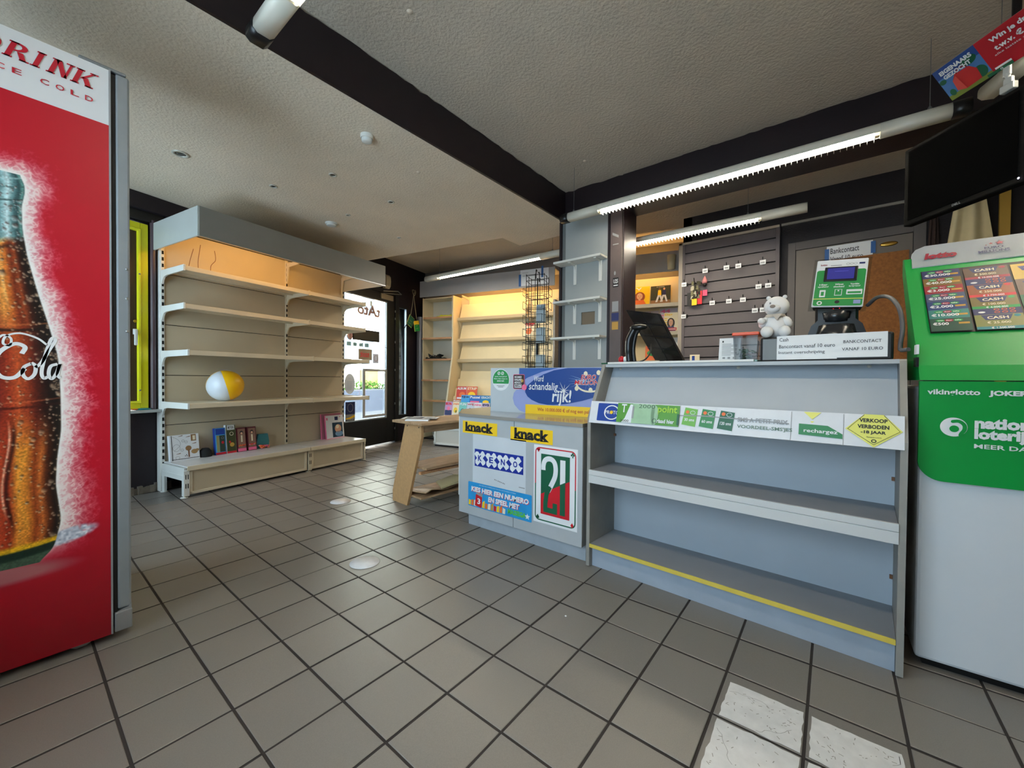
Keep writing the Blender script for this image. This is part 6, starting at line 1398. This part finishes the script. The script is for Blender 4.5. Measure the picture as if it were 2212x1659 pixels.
# local: x runs to the viewer's right, y into the depth
mb = MB(); mb.box(0, 0, 0, 2.0, .85, .5, mat('cash_black', (30, 30, 32), .35), .04); mb.build('body', cb)
mb = MB(); mb.box(.05, -.015, .04, .28, .0, .46, mat('cash_grey', (120, 126, 130), .5, bump=.2, bscale=300)); mb.build('grey_insert', cb)
q = Plane((0, -.012, 0), (1, 0, 0), (0, 0, 1), .006)
mb = MB(); mb.rect(q, .285, .04, 1.23, .51, p_white, 0); mb.text(q, 'Cash', .33, .4, .48, .47, p_black, 1, .002); mb.text(q, 'Bancontact vanaf 10 euro', .325, .265, 1.2, .335, p_black, 1, .002); mb.text(q, 'Instant overschrijving', .32, .135, 1.05, .21, p_black, 1, .002); mb.build('payment_notice', cb)
mb = MB(); mb.rect(q, 1.2, .06, 1.92, .505, p_white, 1); mb.text(q, 'BANKCONTACT', 1.32, .32, 1.84, .375, p_black, 2, .002); mb.text(q, 'VANAF 10 EURO', 1.3, .185, 1.86, .24, p_black, 2, .002); mb.build('payment_notice', cb)

# bear money box
be = thing('bear_money_box', 'white pottery bear money box sitting on the cash drawer', 'money box', (7.0, -6.25, ZT+.5), math.radians(8))
pw_ = mat('white_pottery', (226, 226, 226), .55, noise=.06, nscale=14)
# faces -x (towards the camera); y left
mb = MB()
mb.ball((.04, 0, .24), .24, pw_, (.85, .95, 1.05), 18)
mb.ball((0, -.02, .64), .225, pw_, (.95, 1.0, .92), 20)
mb.ball((-.19, .04, .58), .115, pw_, (.8, 1.05, .75), 14)
for s_ in (-1, 1):
    mb.ball((.02, s_*.14-.02, .83), .045, pw_, (.6, 1, 1), 10)
    mb.ball((-.02, s_*.2, .32), .095, pw_, (1.1, .9, 1.3), 12, Matrix.Rotation(s_*.5, 3, 'X'))
    mb.ball((-.2, s_*.15, .11), .115, pw_, (.9, 1, 1), 14)
mb.ball((-.14, .24, .34), .085, pw_, (1.3, .9, .8), 12)
mb.build('body', be)
mb = MB(); mb.ball((-.275, .06, .61), .042, mat('nose_taupe', (140, 128, 118), .6), (.6, 1.2, .85), 10); mb.build('nose', be)
for s_ in (-1, 1): mb = MB(); mb.ball((-.19, s_*.08+.02, .69), .016, p_grey, (.6, 1, 1.4), 8); mb.build('eye', be)
mb = MB(); mb.lathe([(.155, .42), (.185, .445), (.165, .48)], mat('scarf_taupe', (196, 184, 170), .7), (.02, 0, 0), 18); mb.prism([(-.1, .46), (.06, .46), (-.02, .34)], 'x', -.2, -.17, MATS['scarf_taupe']); mb.build('scarf', be)

# lottery terminal
tm = thing('play_terminal', 'black lottery terminal with a green front and small screen behind the cash drawer', 'terminal', (8.05, -7.23, ZT), -math.pi/2)
bd = mat('terminal_black', (22, 22, 24), .28)
mb = MB(); mb.prism([(-.52, 0), (.52, 0), (.5, .55), (.42, .8), (.3, .92), (-.3, .92), (-.42, .8), (-.5, .55)], 'y', -.1, .75, bd); mb.build('base', tm)
mb = MB(); mb.lathe([(.0, .0), (.34, .0), (.36, .3), (.3, .55), (0, .56)], mat('terminal_sheen', (40, 41, 44), .22), (0, -.02, .25), 24); mb.build('front_bulge', tm)
mb = MB(); mb.box(-.36, .0, .8, .36, .6, 1.4, bd, .05); mb.lathe([(0, 0), (.2, .02), (.24, .22), (0, .26)], MATS['terminal_sheen'], (0, -.02, .85), 20); mb.build('neck', tm)
hM = Matrix.Translation((0, -.2, 1.2)) @ Matrix.Rotation(math.radians(5), 4, 'Y') @ Matrix.Rotation(math.radians(-14), 4, 'X')
mb = MB(); mb.box(-.42, .04, .0, .42, .42, 1.0, bd, .08); mb.xf(hM); mb.build('head', tm)
q = Plane((0, -.0, 0), (1, 0, 0), (0, 0, 1), .008)
mb = MB(); mb.box(-.42, .0, -.04, .42, .045, 1.02, p_white, .02); mb.rect(q, -.4, -.02, .4, .78, p_green, 1, .04); mb.rect(q, -.4, .78, .4, 1.0, p_white, 1, .02)
mb.text(q, 'lotto', -.35, .88, -.24, .92, lm, 2, .03)
for k in range(3): mb.ring(q, .1+.06*k, .9, .03, .022, .006, p_grey, 2, 12)
mb.rect(q, -.18, .87, 0, .885, p_grey, 2); mb.rect(q, .28, .885, .37, .92, p_dblue, 2)
for k, (a, t1_, t2_) in enumerate(((-.26, 'Hier', 'spelen?'), (.0, 'Winst', 'checken?'), (.25, 'Voordelen', 'krijgen?'))):
    mb.text(q, t1_, a-.07, .43, a+.07, .47, p_white, 2, .03); mb.text(q, t2_, a-.09, .38, a+.09, .42, p_white, 2, .03)
mb.rect(q, -.31, .17, -.21, .33, p_white, 2, .01); mb.rect(q, -.285, .2, -.235, .29, p_green, 3); mb.rect(q, -.06, .2, .06, .34, p_white, 2); mb.rect(q, -.05, .21, .05, .33, p_green, 3); mb.ell(q, 0, .3, .015, .015, p_white, 4, 10); mb.rect(q, .13, .22, .38, .33, p_white, 2, .01); mb.rect(q, .15, .24, .36, .28, p_green, 3)
mb.rect(q, -.4, .12, .4, .135, p_lyel, 3); mb.ring(q, -.29, .04, .045, .045, .02, p_white, 2, 16); mb.ell(q, 0, .06, .04, .035, p_black, 2); mb.rect(q, .26, .02, .37, .1, p_lil, 2)
mb.xf(hM); mb.build('green_front', tm)
mb = MB(); mb.box(-.27, -.03, .52, .27, .01, .84, bd, .01); mb.xf(hM); sc_ = mb.build('screen_frame', tm)
mb = MB(); mb.rect(q, -.22, .56, .22, .81, emit('terminal_screen', (44, 44, 150), .32), 4.4); mb.rect(q, -.1, .73, .12, .735, emit('screen_text', (120, 120, 220), .45), 5); mb.xf(hM); mb.build('screen', tm)
mb = MB(); mb.box(-.47, .03, -.12, .47, .05, 1.05, clear_pl); mb.xf(hM); mb.build('clear_guard', tm)
mb = MB(); mb.cyl((-.05, -.16, 1.13), (-.05, -.18, 1.13), .008, emit('red_led', (255, 40, 50), .8), 8); mb.cyl((.05, -.16, 1.13), (.05, -.18, 1.13), .008, MATS['red_led'], 8); mb.build('indicator_light', tm)
mb = MB(); mb.tube(spline([(8.0, -7.72, 6.0), (7.7, -7.85, 6.1), (7.35, -8.0, 6.02), (7.0, -8.1, 5.75), (6.85, -8.13, 5.4), (6.75, -8.1, 5.1), (6.6, -8.1, 5.0), (6.45, -8.17, 5.0)], 8), .035, mat('grey_cable', (84, 84, 88), .45), 8)
single(mb, 'grey_cable', 'thick grey cable looping from the terminal to the lottery stand', 'cable')

# tub, sheet, till screen
ob = thing('plastic_tub', 'clear plastic tub with an orange-red lid beside the bear', 'tub', (7.0, -5.75, ZT+.03))
mb = MB(); mb.prism([(-.2, 0), (.2, 0), (.23, .55), (-.23, .55)], 'x', -.22, .22, clear_pl); mb.build('tub', ob)
mb = MB(); mb.box(-.25, -.25, .53, .25, .25, .6, mat('lid_orange', (222, 84, 48), .4), .02); mb.build('lid', ob)
mb = MB(); lump(mb, 16, -.12, .12, -.12, .12, .0, .25, [mat('dull_green', (88, 108, 92), .6), p_grey], .03, .07); mb.build('contents', ob)
q = Plane((0, -.004, 0), (1, 0, 0), (0, 0, 1), .005)
o = thing('paper_notice', 'printed white sheet standing left of the plastic tub', 'paper', (7.0, -5.2, ZT+.04), -math.pi/2)
mb = MB(); mb.box(0, 0, 0, .42, .012, .52, p_white); mb.rect(q, .06, .42, .09, .46, p_black, 1)
for k in range(10): mb.rect(q, .06, .38-.028*k, .06+(.3 if k % 3 else .18), .39-.028*k, p_grey, 1)
for k in range(3): mb.rect(q, .08+.1*k, .05, .13+.1*k, .09, p_grey, 1)
mb.xf(Matrix.Rotation(math.radians(-10), 4, 'X')); mb.build('sheet', o)
ts = thing('till_screen', 'black touch screen till tilted sideways with a hand scanner in front', 'till', (8.0, -3.45, ZT), math.radians(-90))
# panel seen obliquely from behind the customer side: a large dark glossy slab
P4 = [Vector((-.86, .1, 1.62)), (0, 0, 0)]
scr = mat('till_glass', (34, 30, 28), .08)
A_, B_, C_, D_ = Vector((-.95, .25, 1.62)), Vector((.12, -.15, 1.36)), Vector((.74, .0, .08)), Vector((-.12, .35, .16))
# px polygon (1358,665) (1415,685) (1465,775) (1408,768)
mb = MB(); mb.slab([A_, B_, C_, D_], (.02, .12, .0), bd); mb.build('panel', ts)
nn = (B_-A_).cross(D_-A_).normalized()
if nn.y > 0: nn = -nn
mb = MB(); e_ = .06
def bil(s, t): return (A_.lerp(B_, s)).lerp(D_.lerp(C_, s), t)
for i in range(2):
    for j in range(4):
        s0, s1, t0, t1 = i/2+.02, (i+1)/2-.02, j/4+.015, (j+1)/4-.015
        mb.slab([bil(s0, t0)+nn*.005, bil(s1, t0)+nn*.005, bil(s1, t1)+nn*.005, bil(s0, t1)+nn*.005], nn*.012, scr)
mb.build('key_field', ts)
mb = MB(); mb.box(-.3, .45, 0, .3, .85, .06, bd, .02); mb.tube([(0, .62, .05), (-.05, .5, .5), (-.1, .3, .8)], .07, bd, 8); mb.build('stand', ts)
sn = thing('hand_scanner', 'black hand scanner on its curved stand at the left end of the counter', 'scanner', (7.15, -3.22, ZT+.04), math.radians(-90))
mb = MB(); mb.lathe([(0, .05), (.2, .04), (.22, 0), (0, 0)], bd, n=18); mb.tube(spline([(0, 0, .04), (-.04, .02, .35), (.02, .0, .7), (.12, -.02, .85)], 6), .05, bd, 8); mb.build('stand', sn)
mb = MB(); mb.ball((.1, -.02, .9), .15, bd, (1.55, .8, .55), 16); mb.tube(spline([(-.02, 0, .85), (-.14, .0, .6), (-.16, .02, .25), (-.14, .02, .05)], 6), [.09]*6+[.1]*6+[.085]*7, bd, 10); mb.build('scanner', sn)
mb = MB(); mb.tube(spline([(-.14, .02, .06), (.1, -.05, .02), (.3, -.02, .1), (.38, .1, .3), (.34, .2, .5)], 6), .018, black, 6); mb.build('cable', sn)
mb = MB(); mb.ball((0, 0, .1), .09, p_red, (1, 1, 1), 10); mb.ball((.02, -.1, .1), .08, p_white, (1, 1, 1), 10); single(mb, 'small_trinket', 'small red and white trinket by the till', 'trinket', (7.2, -2.85, ZT+.04))

# ------------------------------------------------------------------ hanging screen, clip, poster
rz = math.atan2(-.633, -.774)
mo = thing('hanging_screen', 'large black hanging screen at the upper right', 'screen', (10.27, -8.48, 8.1), rz)
mM = Matrix.Rotation(math.radians(-2), 4, 'Y')
mb = MB(); mb.box(-.08, 0, 0, 2.16, .2, 1.78, mat('screen_shell', (8, 8, 8), .7, spec=.1), .03); mb.build('shell', mo)
mb = MB(); mb.box(.03, -.012, .12, 2.05, .005, 1.7, mat('screen_glass', (5, 5, 5), .8, spec=.02)); mb.build('screen', mo)
q = Plane((0, -.014, 0), (1, 0, 0), (0, 0, 1), .006); mb = MB(); mb.text(q, 'DELL', .98, .04, 1.14, .085, p_grey, 1, .02); mb.build('maker_lettering', mo)
mb = MB(); mb.ball((2.08, -.02, .09), .018, emit('white_led', (220, 220, 255), 3), (1, .4, 1), 8); mb.build('indicator_light', mo)
mb = MB(); mb.cyl((1.2, .98, .7), (1.2, .98, 4.28), .07, black, 12); mb.box(.9, .2, .7, 1.5, .3, 1.2, black, .02); mb.box(1.1, .3, .85, 1.3, 1.0, 1.05, black, .02); mb.build('ceiling_pole', mo)
cl = thing('poster_clip', 'clear plastic clip gripping the top edge of the black screen', 'clip', (10.27, -8.48, 9.885), rz)
cpl = mat('clip_plastic', (176, 180, 178), .15, spec=.8)
mb = MB(); mb.box(1.78, -.06, .0, 2.0, .05, .14, cpl, .02); mb.box(1.82, -.04, .14, 1.96, .03, .26, cpl, .02); mb.build('jaw', cl)
mb = MB(); mb.box(1.8, -.03, .3, 1.92, .02, .52, cpl, .02); mb.cyl((1.88, 0, .24), (1.86, 0, .34), .04, cpl, 10); mb.build('joint', cl)
po = thing('lottery_banner', 'red and blue lottery banner card tilted forward above the black screen', 'poster', (10.27, -8.48, 10.375), rz)
up_ = Vector((0, -.45, .545)).normalized(); HB = .707
q = Plane((.93, 0, 0), (1, 0, 0), up_, .006)
rp = mat('banner_red', (178, 10, 34), .4); WB = 1.75
mb = MB(); mb.slab([q.p(0, 0, 0), q.p(WB, 0, 0), q.p(WB, HB, 0), q.p(0, HB, 0)], -q.n*.02, p_white); mb.build('card', po)
mb = MB(); mb.rect(q, .74, .0, WB, HB, rp, 1); mb.rect(q, 0, 0, .74, HB, mat('banner_sky', (70, 120, 180), .4), 1); mb.rect(q, 0, .5, .74, HB, mat('banner_deep', (30, 70, 140), .4), 1.2)
mb.rect(q, 0, 0, .74, .1, mat('banner_grass', (110, 126, 44), .5), 1.4); mb.ell(q, .62, .2, .1, .12, p_dgreen, 1.6); mb.ell(q, .1, .14, .05, .07, p_dgreen, 1.6); mb.ell(q, .56, .52, .13, .09, p_dgreen, 1.6); mb.ell(q, .06, .42, .06, .05, p_dgreen, 1.6)
bag = mat('banner_bag', (190, 36, 40), .4)
mb.poly(q, [(.18, .12), (.2, .34), (.28, .44), (.52, .42), (.6, .3), (.58, .08), (.3, .06)], bag, 2); mb.poly(q, [(.18, .12), (.2, .34), (.28, .4), (.32, .06)], mat('banner_bag2', (214, 74, 66), .4), 3); mb.ring(q, .4, .42, .1, .08, .02, p_dred, 2.5, 16, 0, 180)
mb.text(q, 'EIGENAARS', .1, .55, .66, .64, p_white, 4, .05); mb.text(q, 'GEZOCHT', .12, .44, .6, .53, p_white, 4, .05)
mb.text(q, 'Win je droom', .95, .5, 1.72, .62, p_white, 4, .04); mb.text(q, 't.w.v. € 750', .95, .36, 1.6, .47, p_white, 4, .04); mb.text(q, 'elke laatste zaterdag', .9, .27, 1.6, .32, p_white, 4); mb.rect(q, 1.3, .12, 1.68, .24, p_white, 4, .05); mb.text(q, 'Speel nu', 1.35, .15, 1.63, .21, rp, 5, .03)
mb.rect(q, .66, .0, 1.05, .06, p_dgreen, 5); mb.rect(q, .8, .065, 1.05, .1, p_white, 5); mb.ring(q, .88, .03, .02, .02, .008, p_white, 6, 10); mb.build('print', po)

# ------------------------------------------------------------------ cards hanging by the door
hc = thing('hanging_cards', 'two green and yellow prize cards hanging on a string loop by the shop door', 'cards', D(15.55, -.55, 8.0), A14)
mb = MB(); mb.tube(spline([(-.3, 0, .9), (-.12, 0, 1.7), (0, 0, 2.35), (.12, 0, 2.5), (.0, 0, 2.68), (-.15, 0, 2.62), (-.06, 0, 2.4), (.1, 0, 2.3), (.22, 0, 2.55), (.16, 0, 2.7)], 6), .022, mat('string', (150, 140, 110), .8), 5); mb.tube([(0, 0, 2.35), (.18, 0, 1.4), (.35, 0, .65)], .022, MATS['string'], 5); mb.build('string', hc)
for k, (x, z, r) in enumerate(((-.35, .1, .5), (.38, -.15, -.2))):
    mb = MB(); mb.box(-.3, -.02, -.35, .3, .0, .4, p_lyel, .01); q = Plane((0, -.022, 0), (1, 0, 0), (0, 0, 1), .006); mb.rect(q, -.28, -.34, .28, .12, p_green if k else p_dgreen, 1); mb.rect(q, -.28, .12, .28, .38, p_yellow if k else p_dgreen, 1)
    for j in range(5): mb.poly(q, [(-.26, -.28+j*.1), (.1, -.24+j*.1), (.26, -.2+j*.1), (.05, -.26+j*.1)], p_lyel if j % 2 else p_teal, 2)
    mb.xf(Matrix.Translation((x, .02*k, z+.3)) @ Matrix.Rotation(r, 4, 'Y')); mb.build('card', hc)
mb = MB(); mb.tube(spline([(-.55, 0, .2), (-.8, 0, .1), (-.95, 0, -.1)], 4), .03, black, 5); mb.tube(spline([(-.95, .0, -.1), (-1.0, .1, -.8), (-1.15, .25, -1.4)], 5), .012, black, 4); mb.build('black_cord', hc)
mb = MB(); mb.cyl((.05, .5, 2.6), (.05, -.05, 2.6), .025, black, 8); mb.build('wall_hook', hc)
